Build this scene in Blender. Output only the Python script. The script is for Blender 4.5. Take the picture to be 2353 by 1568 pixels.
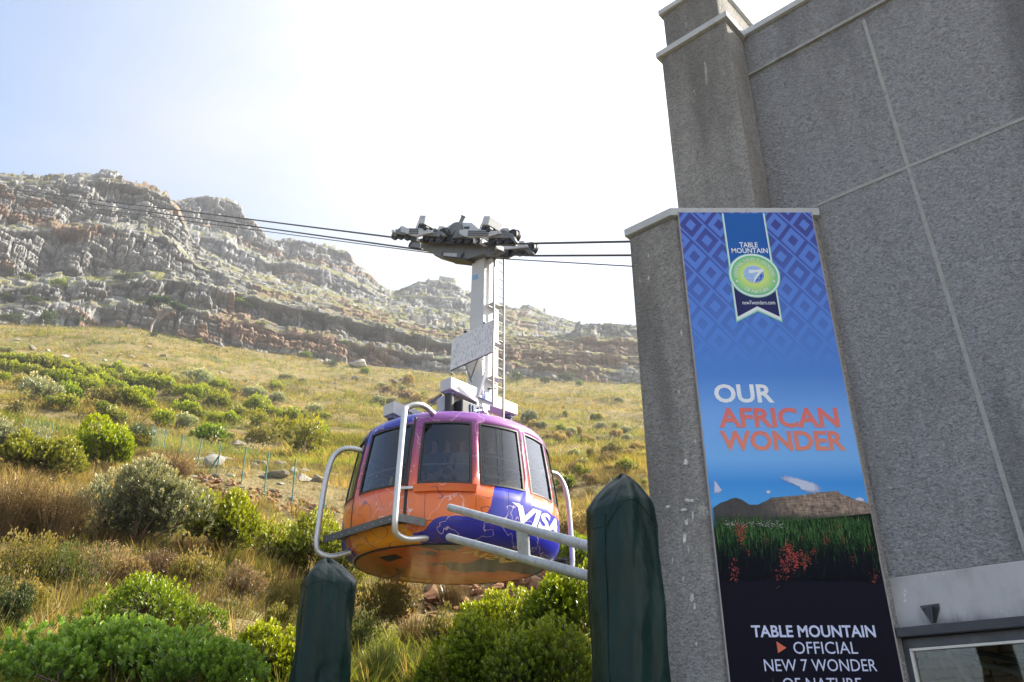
import bpy, bmesh, math, random
import numpy as np
from mathutils import Vector, Matrix

for o in list(bpy.data.objects): bpy.data.objects.remove(o)
SC = bpy.context.scene
COL = SC.collection
R = math.radians
rng = np.random.default_rng(7)
random.seed(7)

# ------------------------------------------------------------------ camera
EYE = Vector((0, 0, 1.6)); PITCH = R(26.8); FPX = 1912.0; W0, H0 = 2353.0, 1568.0
cam = bpy.data.cameras.new('camera'); camo = bpy.data.objects.new('camera', cam); COL.objects.link(camo)
cam.sensor_width = 36; cam.lens = 36 * FPX / W0; cam.clip_start = .05; cam.clip_end = 6000
camo.location = EYE; camo.rotation_euler = (R(90) + PITCH, 0, 0); SC.camera = camo

# ------------------------------------------------------------------ sky, sun, exposure
SUN_AZ, SUN_EL = R(72), R(36)           # azimuth clockwise from the heading (+Y)
SUN_DIR = Vector((math.sin(SUN_AZ) * math.cos(SUN_EL), math.cos(SUN_AZ) * math.cos(SUN_EL), math.sin(SUN_EL)))
world = bpy.data.worlds.new('World'); SC.world = world; world.use_nodes = True
wn = world.node_tree; wn.nodes.clear()
def wnode(t, **k):
    n = wn.nodes.new(t)
    for a, b in k.items(): setattr(n, a, b)
    return n
def wmath(op, a, b=None, clamp=False):
    n = wnode('ShaderNodeMath', operation=op, use_clamp=clamp)
    for i, x in enumerate((a, b)):
        if x is None: continue
        if isinstance(x, (int, float)): n.inputs[i].default_value = x
        else: wn.links.new(x, n.inputs[i])
    return n.outputs[0]
sky = wnode('ShaderNodeTexSky', sky_type='NISHITA', sun_disc=False, sun_elevation=SUN_EL, sun_rotation=SUN_AZ)
sky.air_density = 1.0; sky.dust_density = 1.2; sky.ozone_density = 1.0
tc = wnode('ShaderNodeTexCoord'); sep = wnode('ShaderNodeSeparateXYZ'); wn.links.new(tc.outputs['Generated'], sep.inputs[0])
den = wmath('ADD', wmath('MAXIMUM', sep.outputs[2], 0.0), 0.35)
cmb = wnode('ShaderNodeCombineXYZ')
wn.links.new(wmath('DIVIDE', sep.outputs[0], den), cmb.inputs[0]); wn.links.new(wmath('DIVIDE', sep.outputs[1], den), cmb.inputs[1])
mp = wnode('ShaderNodeMapping'); mp.inputs['Rotation'].default_value = (0, 0, R(-35)); mp.inputs['Scale'].default_value = (1.0, 1.7, 1); mp.inputs['Location'].default_value = (3.1, 1.7, 0)
wn.links.new(cmb.outputs[0], mp.inputs[0])
nz = wnode('ShaderNodeTexNoise'); nz.inputs['Scale'].default_value = 1.3; nz.inputs['Detail'].default_value = 7; nz.inputs['Roughness'].default_value = .55; nz.inputs['Distortion'].default_value = .5
wn.links.new(mp.outputs[0], nz.inputs['Vector'])
dot = wnode('ShaderNodeVectorMath', operation='DOT_PRODUCT'); dot.inputs[1].default_value = SUN_DIR
wn.links.new(tc.outputs['Generated'], dot.inputs[0])
sd = wmath('MAXIMUM', dot.outputs['Value'], 0.0)
# thin high cloud: thicker towards the sun's side of the sky, brighter where it scatters sunlight forward
cover = wmath('ADD', wmath('MULTIPLY', wmath('ADD', nz.outputs['Fac'], -.5), 2.7), wmath('MULTIPLY', sd, 1.25))
cover = wmath('ADD', cover, .16, clamp=True)
glow = wmath('ADD', wmath('ADD', wmath('MULTIPLY', wmath('POWER', sd, 1.5), .42), wmath('MULTIPLY', wmath('POWER', sd, 9.0), 1.6)), 0.265)
cl = wnode('ShaderNodeMix', data_type='RGBA', blend_type='MULTIPLY'); cl.inputs[0].default_value = 1
cl.inputs[6].default_value = (.93, .95, 1.0, 1); wn.links.new(glow, cl.inputs[7])
skm = wnode('ShaderNodeMix', data_type='RGBA', blend_type='MULTIPLY'); skm.inputs[0].default_value = 1
wn.links.new(sky.outputs[0], skm.inputs[6]); skm.inputs[7].default_value = (.13, .13, .13, 1)
mx = wnode('ShaderNodeMix', data_type='RGBA'); wn.links.new(cover, mx.inputs[0])
wn.links.new(skm.outputs[2], mx.inputs[6]); wn.links.new(cl.outputs[2], mx.inputs[7])
bg = wnode('ShaderNodeBackground'); bg.inputs[1].default_value = 1.0
wo = wnode('ShaderNodeOutputWorld'); wn.links.new(mx.outputs[2], bg.inputs[0]); wn.links.new(bg.outputs[0], wo.inputs[0])

sl = bpy.data.lights.new('sun', 'SUN'); sl.energy = 5.0; sl.angle = R(.9); sl.color = (1, .93, .80)
so = bpy.data.objects.new('sun', sl); COL.objects.link(so); so.location = (60, 30, 60)
so.rotation_euler = SUN_DIR.to_track_quat('Z', 'Y').to_euler()
SC.view_settings.view_transform = 'Standard'; SC.view_settings.look = 'None'; SC.view_settings.gamma = 1
SC.view_settings.use_curve_mapping = False; SC.view_settings.exposure = 1.5
SC.render.engine = 'CYCLES'; SC.cycles.use_denoising = True; SC.cycles.max_bounces = 6; SC.cycles.transparent_max_bounces = 16
SC.cycles.volume_bounces = 0; SC.cycles.sample_clamp_indirect = 8

# ------------------------------------------------------------------ pixel -> place helpers (2353 px wide picture)
CP, SP = math.cos(PITCH), math.sin(PITCH)
def ray(px, py):
    u = (px - W0 / 2) / FPX; v = (py - H0 / 2) / FPX
    return Vector((u, CP + v * SP, SP - v * CP))
def at_y(px, py, y):
    d = ray(px, py); return EYE + d * (y / d.y)
def on_plane(px, py, P, n):
    d = ray(px, py); n = Vector(n); return EYE + d * ((Vector(P) - EYE).dot(n) / d.dot(n))
def project(p):
    q = Vector(p) - EYE; dep = q.y * CP + q.z * SP; up = -q.y * SP + q.z * CP
    return (W0 / 2 + FPX * q.x / dep, H0 / 2 - FPX * up / dep, dep)

# ------------------------------------------------------------------ object helpers
def tag(o, label=None, cat=None, group=None, kind=None):
    if label: o['label'] = label
    if cat: o['category'] = cat
    if group: o['group'] = group
    if kind: o['kind'] = kind
    return o
def thing(name, label, cat, loc=(0, 0, 0), group=None):
    o = bpy.data.objects.new(name, None); COL.objects.link(o); o.location = loc; o.empty_display_size = .1
    return tag(o, label, cat, group)
def wloc(o):
    p = Vector((0, 0, 0))
    while o is not None: p += o.location; o = o.parent
    return p
def copy_tree(o, parent=None):
    c = o.copy(); COL.objects.link(c); c.parent = parent
    for ch in o.children: copy_tree(ch, c)
    return c
def mesh_np(name, V, F, attrs=None, smooth=False):
    """V (n,3); F (m,k) int array; attrs name -> per-face floats"""
    me = bpy.data.meshes.new(name); V = np.asarray(V, np.float32); F = np.asarray(F, np.int32); m, k = F.shape
    me.vertices.add(len(V)); me.vertices.foreach_set('co', V.ravel())
    me.loops.add(m * k); me.loops.foreach_set('vertex_index', F.ravel())
    me.polygons.add(m); me.polygons.foreach_set('loop_start', np.arange(0, m * k, k, dtype=np.int32))
    try: me.polygons.foreach_set('loop_total', np.full(m, k, np.int32))
    except Exception: pass
    if smooth: me.polygons.foreach_set('use_smooth', np.ones(m, bool))
    for a, d in (attrs or {}).items():
        d = np.asarray(d, np.float32); dom = 'FACE' if len(d) == m and len(d) != len(V) else 'POINT'
        at = me.attributes.new(a, 'FLOAT', dom); at.data.foreach_set('value', d)
    me.update(calc_edges=True); me.validate(); return me
def link(name, me, m, parent=None, loc=None):
    o = bpy.data.objects.new(name, me); COL.objects.link(o)
    if m is not None:
        me.materials.clear()
        for x in (m if isinstance(m, (list, tuple)) else [m]): me.materials.append(x)
    if parent is not None: o.parent = parent
    if loc is not None: o.location = loc
    return o

class MB:
    def __init__(s): s.v = []; s.f = []; s.m = []; s.mi = 0
    def add(s, vs, fs):
        b = len(s.v); s.v += [Vector(x) for x in vs]; s.f += [[b + i for i in f] for f in fs]; s.m += [s.mi] * len(fs); return s
    def box(s, c, d, ax=None):
        c = Vector(c); X, Y, Z = ax or (Vector((1, 0, 0)), Vector((0, 1, 0)), Vector((0, 0, 1)))
        vs = [c + X * (d[0] / 2 * a) + Y * (d[1] / 2 * b) + Z * (d[2] / 2 * e) for a in (-1, 1) for b in (-1, 1) for e in (-1, 1)]
        return s.add(vs, [(0, 1, 3, 2), (4, 6, 7, 5), (0, 4, 5, 1), (2, 3, 7, 6), (0, 2, 6, 4), (1, 5, 7, 3)])
    def prism(s, poly, vec):
        vec = Vector(vec); n = len(poly); p = [Vector(x) for x in poly]
        return s.add(p + [x + vec for x in p], [list(range(n))[::-1], list(range(n, 2 * n))] + [(i, (i + 1) % n, n + (i + 1) % n, n + i) for i in range(n)])
    def tube(s, pts, r, n=10, cap=True):
        pts = [Vector(p) for p in pts]; rs = r if isinstance(r, (list, tuple)) else [r] * len(pts)
        ref = None; rings = []
        for i, p in enumerate(pts):
            t = (pts[min(i + 1, len(pts) - 1)] - pts[max(i - 1, 0)]).normalized()
            if ref is None: ref = t.orthogonal().normalized()
            ref = (ref - t * ref.dot(t)); ref = ref.normalized() if ref.length > 1e-6 else t.orthogonal().normalized()
            b = t.cross(ref)
            rings.append([p + (ref * math.cos(a) + b * math.sin(a)) * rs[i] for a in (2 * math.pi * k / n for k in range(n))])
        vs = [v for q in rings for v in q]; fs = []
        for i in range(len(pts) - 1):
            for k in range(n): fs.append((i * n + k, i * n + (k + 1) % n, (i + 1) * n + (k + 1) % n, (i + 1) * n + k))
        if cap: fs += [list(range(n))[::-1], [(len(pts) - 1) * n + k for k in range(n)]]
        return s.add(vs, fs)
    def lathe(s, c, prof, n=32, axis=None, caps=True):
        c = Vector(c); Z = (axis or Vector((0, 0, 1))).normalized(); X = Z.orthogonal().normalized(); Y = Z.cross(X)
        if axis is None: X, Y = Vector((1, 0, 0)), Vector((0, 1, 0))
        vs = [c + (X * math.cos(2 * math.pi * k / n) + Y * math.sin(2 * math.pi * k / n)) * r + Z * z for r, z in prof for k in range(n)]
        fs = [(i * n + k, i * n + (k + 1) % n, (i + 1) * n + (k + 1) % n, (i + 1) * n + k) for i in range(len(prof) - 1) for k in range(n)]
        if caps: fs += [list(range(n))[::-1], [(len(prof) - 1) * n + k for k in range(n)]]
        return s.add(vs, fs)
    def build(s, name, m, parent=None, smooth=False, bevel=0, label=None, seg=2):
        off = wloc(parent) if parent is not None else Vector((0, 0, 0))
        me = bpy.data.meshes.new(name); me.from_pydata([v - off for v in s.v], [], s.f)
        ms = m if isinstance(m, (list, tuple)) else [m]
        for x in ms: me.materials.append(x)
        if len(ms) > 1: me.polygons.foreach_set('material_index', s.m)
        bm = bmesh.new(); bm.from_mesh(me); bmesh.ops.recalc_face_normals(bm, faces=bm.faces); bm.to_mesh(me); bm.free()
        if smooth:
            me.polygons.foreach_set('use_smooth', [True] * len(me.polygons))
            if smooth != 'all':
                try: me.set_sharp_from_angle(angle=R(38))
                except Exception: pass
        o = bpy.data.objects.new(name, me); COL.objects.link(o); o.parent = parent
        if bevel:
            b = o.modifiers.new('edge', 'BEVEL'); b.width = bevel; b.segments = seg; b.limit_method = 'ANGLE'; b.angle_limit = R(40)
        if label: o['label'] = label
        return o
def smooth_path(pts, k=6):
    """Catmull-Rom through the points"""
    P = [Vector(p) for p in pts]; P = [P[0] * 2 - P[1]] + P + [P[-1] * 2 - P[-2]]; out = []
    for i in range(1, len(P) - 2):
        for j in range(k):
            t = j / k; a, b, c, d = P[i - 1:i + 3]
            out.append(.5 * ((2 * b) + (c - a) * t + (2 * a - 5 * b + 4 * c - d) * t * t + (3 * b - a - 3 * c + d) * t ** 3))
    return out + [P[-2]]

# ------------------------------------------------------------------ node helpers
class NT:
    def __init__(s, name):
        s.m = bpy.data.materials.new(name); s.m.use_nodes = True; s.t = s.m.node_tree; s.t.nodes.clear()
        s.out = s.t.nodes.new('ShaderNodeOutputMaterial')
    def n(s, t, ins=None, **k):
        x = s.t.nodes.new(t)
        for a, b in k.items(): setattr(x, a, b)
        for a, b in (ins or {}).items(): s.set(x.inputs[a], b)
        return x
    def set(s, sock, b):
        if isinstance(b, bpy.types.NodeSocket): s.t.links.new(b, sock)
        elif isinstance(b, bpy.types.Node): s.t.links.new(b.outputs[0], sock)
        elif isinstance(b, tuple) and len(b) == 3 and sock.type == 'RGBA': sock.default_value = (*b, 1)
        else: sock.default_value = b
    def math(s, op, a, b=None, c=None, clamp=False):
        x = s.n('ShaderNodeMath', operation=op, use_clamp=clamp)
        for i, q in enumerate((a, b, c)):
            if q is not None: s.set(x.inputs[i], q)
        return x.outputs[0]
    def mix(s, f, a, b, mode='MIX'):
        x = s.n('ShaderNodeMix', data_type='RGBA', blend_type=mode); s.set(x.inputs[0], f); s.set(x.inputs[6], a); s.set(x.inputs[7], b); return x.outputs[2]
    def ramp(s, f, stops, interp='LINEAR'):
        x = s.n('ShaderNodeValToRGB'); s.set(x.inputs[0], f); e = x.color_ramp.elements; x.color_ramp.interpolation = interp
        while len(e) < len(stops): e.new(.5)
        for q, (p, c) in zip(e, stops): q.position = p; q.color = (*c, 1) if isinstance(c, tuple) else (c, c, c, 1)
        return x.outputs[0]
    def step(s, f, a, b):
        x = s.n('ShaderNodeMapRange', {0: f, 1: a, 2: b, 3: 0.0, 4: 1.0}, interpolation_type='SMOOTHSTEP'); return x.outputs[0]
    def noise(s, vec, scale, detail=4, rough=.55, dist=0, out='Fac'):
        x = s.n('ShaderNodeTexNoise', {'Scale': scale, 'Detail': detail, 'Roughness': rough, 'Distortion': dist})
        if vec is not None: s.set(x.inputs['Vector'], vec)
        return x.outputs[out]
    def coord(s, k='Object'): return s.n('ShaderNodeTexCoord').outputs[k]
    def mapv(s, vec, sc=(1, 1, 1), rot=(0, 0, 0), loc=(0, 0, 0)):
        x = s.n('ShaderNodeMapping'); s.set(x.inputs[0], vec); x.inputs['Scale'].default_value = sc; x.inputs['Rotation'].default_value = rot; x.inputs['Location'].default_value = loc; return x.outputs[0]
    def attr(s, a): return s.n('ShaderNodeAttribute', attribute_name=a).outputs['Fac']
    def bump(s, h, strength=.5, dist=.02):
        return s.n('ShaderNodeBump', {'Height': h, 'Strength': strength, 'Distance': dist}).outputs[0]
    def bsdf(s, color, rough=.6, metal=0, normal=None, **k):
        x = s.n('ShaderNodeBsdfPrincipled'); s.set(x.inputs['Base Color'], color); s.set(x.inputs['Roughness'], rough); s.set(x.inputs['Metallic'], metal)
        if normal is not None: s.set(x.inputs['Normal'], normal)
        for a, b in k.items(): s.set(x.inputs[a.replace('_', ' ')], b)
        return x.outputs[0]
    def done(s, sh): s.t.links.new(sh, s.out.inputs[0]); return s.m
def pmat(name, color, rough=.5, metal=0, vary=.18, scale=6, bump=0, dirt=None, **k):
    """painted / plain surface with grain, faint dirt and gloss variation"""
    t = NT(name); c = t.coord(); n1 = t.noise(c, scale, 5, .6); n2 = t.noise(c, scale * 7, 3, .6)
    f = t.math('ADD', t.math('MULTIPLY', n1, .7), t.math('MULTIPLY', n2, .3))
    lo = tuple(x * (1 - vary) for x in color); hi = tuple(min(1, x * (1 + vary)) for x in color)
    col = t.ramp(f, [(.3, lo), (.7, hi)])
    if dirt: col = t.mix(t.step(n1, .55, .72), col, dirt)
    rg = t.math('ADD', t.math('MULTIPLY', n2, .25), rough - .12)
    return t.done(t.bsdf(col, rg, metal, t.bump(n2, bump, .01) if bump else None, **k))

# numpy noise
def _h(ix, iy, s):
    n = (ix.astype(np.int64) * 374761393 + iy.astype(np.int64) * 668265263 + s * 974634777) & 0xffffffff
    n = ((n ^ (n >> 13)) * 1274126177) & 0xffffffff
    n = ((n ^ (n >> 16)) * 2246822519) & 0xffffffff
    return ((n ^ (n >> 15)) & 0xffffff) / float(0xffffff)
def vnoise(x, y, s=0):
    ix, iy = np.floor(x), np.floor(y); fx, fy = x - ix, y - iy; fx = fx * fx * (3 - 2 * fx); fy = fy * fy * (3 - 2 * fy)
    return (_h(ix, iy, s) * (1 - fx) + _h(ix + 1, iy, s) * fx) * (1 - fy) + (_h(ix, iy + 1, s) * (1 - fx) + _h(ix + 1, iy + 1, s) * fx) * fy
def fbm(x, y, s=0, o=4):
    r = 0; a = .5; t = 0
    for i in range(o): r = r + a * vnoise(x * 2 ** i, y * 2 ** i, s + i * 17); t += a; a *= .5
    return r / t
def sstep(a, b, x): t = np.clip((x - a) / (b - a), 0, 1); return t * t * (3 - 2 * t)
# ------------------------------------------------------------------ the hillside
def pxaz(px, py=800):
    d = ray(px, py); return math.degrees(math.atan2(d.x, d.y))
def pxel(py, px=1176):
    d = ray(px, py); return math.degrees(math.atan2(d.z, math.hypot(d.x, d.y)))
RT = np.array([0, 6.9, 7.5, 8.5, 10, 13, 16, 20, 25, 34, 45, 60, 80, 100, 150, 200, 260])
ZT = np.array([0.0, 0.0, .22, .6, 1.05, 1.9, 2.85, 4.3, 6.2, 9.6, 14.3, 21, 31, 42, 71, 102, 138])   # above the eye
FOOT = [(-60, 742), (0, 745), (300, 757), (500, 795), (700, 824), (900, 850), (1150, 868), (1470, 885), (1900, 890), (2400, 895)]
AZF = np.array([pxaz(p, y) for p, y in FOOT])
SF = np.array([math.tan(R(pxel(y, p))) * 200 / 102 for p, y in FOOT])
def ground(x, y):
    x = np.asarray(x, float); y = np.asarray(y, float); r = np.hypot(x, y); az = np.degrees(np.arctan2(x, y))
    z = np.interp(r, RT, ZT); s = np.interp(az, AZF, SF)
    z = z * (1 + (s - 1) * sstep(18, 120, r))
    d = np.clip(r / 40, 0, 1)
    z = z + (fbm(x * .09, y * .09, 3, 4) - .5) * 3.2 * d * sstep(8, 40, r) * (1 - sstep(170, 198, r)) + (fbm(x * .8, y * .8, 9, 3) - .5) * .28 * sstep(7.2, 9, r)
    z = z - 1.5 * sstep(10.5, 16, r) * (1 - sstep(19, 31, r)) * sstep(-19, -10, az) * (1 - sstep(9, 14, az))      # hollow shaped under the cabin for clearance and light on its underside
    # the platform the station stands on is cut level into the slope
    cut = sstep(17, 23, az) * (1 - sstep(13, 18, r)); z = z * (1 - cut) + (-1.6) * cut
    back = sstep(75, 110, np.abs(az)); z = z * (1 - back) + (-1.7 - .12 * np.maximum(r - 7, 0)) * back
    return z + EYE.z
def gz(x, y): return float(ground(np.array([x]), np.array([y]))[0])
_rr = np.concatenate([np.arange(6.95, 40, .1), np.arange(40, 215, .4)])
def on_ground(px, py):
    d = ray(px, py); h = math.hypot(d.x, d.y); dx, dy, dz = d.x / h, d.y / h, d.z / h
    g = ground(dx * _rr, dy * _rr); zz = EYE.z + dz * _rr; k = np.nonzero(g >= zz)[0]
    i = k[0] if len(k) else len(_rr) - 1
    r = _rr[i]; return Vector((dx * r, dy * r, float(g[i])))

# ground material: dry grass, green flushes, reddish soil
t = NT('hillside_ground'); c = t.coord(); n1 = t.noise(c, .09, 5, .6); n2 = t.noise(c, .7, 5, .65); n3 = t.noise(c, 5, 4, .7)
f = t.math('ADD', t.math('MULTIPLY', n1, .55), t.math('MULTIPLY', n2, .45))
col = t.ramp(f, [(.36, (.085, .10, .03)), (.45, (.22, .175, .07)), (.53, (.29, .22, .10)), (.60, (.14, .145, .045)), (.68, (.19, .135, .075))])
col = t.mix(t.math('MULTIPLY', t.step(n3, .5, .75), .65), col, (.055, .055, .02))
soil = t.math('MULTIPLY', t.step(t.noise(c, .5, 4, .6), .6, .68), .8); col = t.mix(soil, col, (.21, .095, .05))
M_GROUND = t.done(t.bsdf(col, .95, 0, t.bump(t.math('ADD', n3, t.math('MULTIPLY', n2, 1.5)), .9, .35), Specular_IOR_Level=.15))
az = np.radians(np.concatenate([np.arange(-180, -62, 3.0), np.arange(-62, 42, .16), np.arange(42, 180.1, 3.0)]))
rr = np.concatenate([np.array([6.95]), 7.1 * (1.0125 ** np.arange(0, 275))]); rr = rr[rr < 214]; rr = np.append(rr, 214)
A, RR = np.meshgrid(az, rr); X = np.sin(A) * RR; Y = np.cos(A) * RR; Z = ground(X, Y)
n_a, n_r = len(az), len(rr)
idx = np.arange(n_a * n_r).reshape(n_r, n_a)
F = np.stack([idx[:-1, :-1], idx[:-1, 1:], idx[1:, 1:], idx[1:, :-1]], -1).reshape(-1, 4)[:, ::-1]
hill = link('hillside', mesh_np('hillside', np.stack([X, Y, Z], -1).reshape(-1, 3), F, smooth=True), M_GROUND); tag(hill, kind='structure')

t = NT('plaza_paving'); c = t.coord(); b = t.n('ShaderNodeTexBrick', {'Vector': c, 'Color1': (.30, .28, .26, 1), 'Color2': (.24, .23, .21, 1), 'Mortar': (.12, .11, .1, 1), 'Scale': 1.6, 'Mortar Size': .012})
M_PAVE = t.done(t.bsdf(t.mix(t.noise(c, 3, 5), b.outputs[0], (.2, .19, .17), 'MULTIPLY') if False else b.outputs[0], .8, 0, t.bump(t.noise(c, 20, 4), .3, .01)))
mb = MB(); mb.lathe((0, 0, 0), [(.001, 0), (7.2, 0)], 96, caps=False); tag(mb.build('plaza', M_PAVE), kind='structure')
mb = MB()
for k in range(96):
    a0, a1 = [(-70 + 140 * q / 96) * math.pi / 180 for q in (k, k + 1)]
    p = lambda a, r, z: Vector((math.sin(a) * r, math.cos(a) * r, z))
    if a0 > R(12): break
    mb.add([p(a, r, z) for a in (a0, a1) for r in (6.82, 6.99) for z in (0, 1.63)], [(0, 1, 5, 4), (1, 3, 7, 5), (2, 6, 7, 3)])
M_CONC = pmat('plain_concrete', (.36, .36, .36), .8, 0, .15, 3, .3)
rw = mb.build('retaining_wall', M_CONC); tag(rw, 'low concrete retaining wall at the foot of the planted slope', 'wall')

# far lower land all round, to the horizon
mb = MB(); mb.lathe((0, 0, -60), [(180, 0), (5200, -20)], 64, caps=False)
tag(mb.build('terrain', M_GROUND), kind='structure')

# ------------------------------------------------------------------ cliffs
def blocks(a, h, lh, bw, seed, gap=.1):
    """jointed strata: per-block random, and how near a point is to a joint"""
    L0 = h / lh + .8 * (vnoise(h / lh * .37, h * 0 + 5, seed) - .5) * 2
    L = np.floor(L0); w = bw * (.55 + .9 * _h(L, L * 0 + 3, seed + 1)); q = a / w + 9 * _h(L, L * 0 + 8, seed + 2)
    q = q + .35 * vnoise(a / bw * 1.3, L * 1.7, seed + 3)
    B = np.floor(q); v = _h(B, L, seed + 4)
    e = np.minimum(np.minimum(q - B, 1 - (q - B)) * w, np.minimum(L0 - L, 1 - (L0 - L)) * lh)
    return v, np.clip(e / gap, 0, 1)
def interp_px(tab, px): return np.interp(px, [p for p, _ in tab], [y for _, y in tab])
def rock_sheet(name, cols, rows, profile, na, nh, seed, rmat, amp=1.0):
    """cols = px range; profile(px) -> list of (radius, picture y) from foot to top; builds a displaced surface of jointed rock"""
    px = np.linspace(cols[0], cols[1], na); pts = [profile(p) for p in px]
    K = len(pts[0]); Rk = np.array([[q[0] for q in p] for p in pts]); Yk = np.array([[q[1] for q in p] for p in pts])
    azs = np.radians([pxaz(p, 760) for p in px])
    # heights from the picture rows (elevation seen from the eye)
    u = (px - W0 / 2) / FPX; v = (Yk - H0 / 2) / FPX
    dirx = np.repeat(u[:, None], K, 1); diry = CP + v * SP; dirz = SP - v * CP
    Zk = Rk * dirz / np.hypot(dirx, diry)
    seglen = np.hypot(np.diff(Rk, axis=1), np.diff(Zk, axis=1)); cum = np.concatenate([np.zeros((na, 1)), np.cumsum(seglen, 1)], 1)
    V = np.zeros((nh, na, 3)); S = np.zeros((nh, na)); Rm = np.zeros((nh, na)); Zm = np.zeros((nh, na))
    for i in range(na):
        tt = np.linspace(0, 1, nh) * cum[i, -1]
        Rm[:, i] = np.interp(tt, cum[i], Rk[i]); Zm[:, i] = np.interp(tt, cum[i], Zk[i])
    arc = azs[None, :] * 215 + Rm * 0
    steep = np.gradient(Zm, axis=0) / (np.abs(np.gradient(Rm, axis=0)) + np.abs(np.gradient(Zm, axis=0)) + 1e-6)
    steep = sstep(.42, .72, steep)
    hh = Zm + .10 * arc + 3.5 * (fbm(arc * .02, Zm * .03, seed + 40, 3) - .5) * 2
    aa = arc + 2.5 * (fbm(arc * .05, Zm * .12, seed + 41, 3) - .5) * 2
    b0, e0 = blocks(aa, hh, 10, 10, seed, .5); b1, e1 = blocks(aa, hh, 3.0, 4.2, seed + 10, .34); b2, e2 = blocks(aa, hh, 1.5, 1.9, seed + 20, .24); b3, e3 = blocks(aa, hh, .85, .95, seed + 30, .17)
    but = fbm(arc * .030, Zm * .010, seed + 50, 3)
    gully = sstep(.0, .10, np.abs(fbm(arc * .035, Zm * .018, seed + 52, 4) - .5))
    lay = .6 * _h(np.floor(hh / 2.6), np.floor(hh / 2.6) * 0, seed + 60) + .4 * _h(np.floor(hh / 1.1), np.floor(hh / 1.1) * 0, seed + 61)
    out = (b0 - .5) * 5.0 + (b1 - .5) * 2.6 + (b2 - .5) * 1.3 + (b3 - .5) * .5 + (but - .5) * 7 + (gully - 1) * 5 + (lay - .5) * 4.2
    out -= (1 - e0) * 1.3 + (1 - e1) * 1.0 + (1 - e2) * .7 + (1 - e3) * .4
    soft = (b1 - .5) * 1.0 + (b2 - .45) * np.where(b2 > .72, 3.0, .8) + (fbm(arc * .3, Zm * .3, seed + 70, 3) - .5) * 2.2
    D = amp * (out * steep + soft * (1 - steep))
    fade = sstep(0, .03, np.linspace(0, 1, nh))[:, None]
    D = D * fade
    Rr = Rm - D * (.35 + .65 * steep); Zz = Zm + D * .45 * (1 - steep) + (b2 - .5) * .5 * steep
    # ragged crest
    top = sstep(.88, 1, np.linspace(0, 1, nh))[:, None]
    Zz = Zz + top * amp * ((b1 - .5) * 4.6 + (b0 - .5) * 4.5 + (b2 - .5) * 2.0)
    V[..., 0] = np.sin(azs)[None] * Rr; V[..., 1] = np.cos(azs)[None] * Rr; V[..., 2] = Zz + EYE.z
    ix = np.arange(na * nh).reshape(nh, na)
    F = np.stack([ix[:-1, :-1], ix[:-1, 1:], ix[1:, 1:], ix[1:, :-1]], -1).reshape(-1, 4)
    joint = np.minimum(np.minimum(e1 * .9 + .1, e2 * .7 + .3), e3 * .6 + .4)
    me = mesh_np(name, V.reshape(-1, 3), F, {'tone': (b1 * .45 + b2 * .35 + b3 * .2).ravel(), 'warm': fbm(arc * .045, hh * .12, seed + 80, 3).ravel(), 'steep': steep.ravel(), 'joint': joint.ravel()})
    o = link(name, me, rmat); tag(o, kind='structure'); return o
def rock_mat(name, grey, warm_lo, warm_col, grassy=(.15, .15, .035)):
    t = NT(name); c = t.coord(); n1 = t.noise(c, .55, 5, .65); n2 = t.noise(t.mapv(c, (1, 1, .18)), 1.2, 4, .6)
    tone = t.attr('tone')
    col = t.ramp(tone, [(.25, tuple(x * .62 for x in grey)), (.5, grey), (.75, tuple(x * 1.38 for x in grey))])
    col = t.mix(t.math('MULTIPLY', t.step(n1, .5, .66), .55), col, (.25, .26, .23))        # lichen
    wf = t.math('MULTIPLY', t.step(t.math('ADD', t.attr('warm'), t.math('MULTIPLY', tone, .22)), warm_lo, warm_lo + .09), .9)
    col = t.mix(wf, col, t.ramp(n1, [(.35, tuple(x * .7 for x in warm_col)), (.6, warm_col)]))
    col = t.mix(t.math('MULTIPLY', t.step(n2, .58, .68), .45), col, (.07, .055, .05))         # water stains
    col = t.mix(t.math('MULTIPLY', t.math('SUBTRACT', 1.0, t.attr('joint')), .8), col, (.08, .07, .06))  # darker along the joints
    geo = t.n('ShaderNodeNewGeometry'); sx = t.n('ShaderNodeSeparateXYZ', {0: geo.outputs['Normal']})
    up = t.step(sx.outputs[2], .38, .62); g = t.math('MULTIPLY', t.math('MULTIPLY', up, t.math('SUBTRACT', 1.0, t.attr('steep'))), t.step(t.noise(c, .28, 5, .6), .40, .54))
    g2 = t.math('MULTIPLY', t.step(sx.outputs[2], .7, .9), t.step(t.noise(c, .35, 4, .6), .52, .6))
    gcol = t.ramp(t.noise(c, .9, 4, .6), [(.35, (.06, .075, .018)), (.5, grassy), (.65, (.19, .155, .05))])
    col = t.mix(t.math('MAXIMUM', g, t.math('MULTIPLY', g2, .8)), col, gcol)
    return t.done(t.bsdf(col, .92, 0, t.bump(t.noise(c, 2.5, 6, .7), .7, .5), Specular_IOR_Level=.2))
M_CLIFF = rock_mat('cliff_rock', (.245, .240, .235), .65, (.30, .185, .11))
M_RIDGE = rock_mat('ridge_rock', (.25, .25, .255), .76, (.30, .20, .13))
FRONT = [(-330, 330), (-200, 372), (-60, 398), (0, 398), (100, 394), (190, 400), (240, 416), (290, 434), (320, 452), (345, 478), (370, 512), (400, 555), (440, 585), (500, 612), (560, 640), (640, 668), (700, 688), (800, 712), (870, 733), (930, 745), (1000, 762), (1080, 772), (1150, 782), (1250, 788), (1315, 778), (1335, 760), (1400, 757), (1470, 760), (1700, 765), (2000, 775), (2500, 790)]
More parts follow.
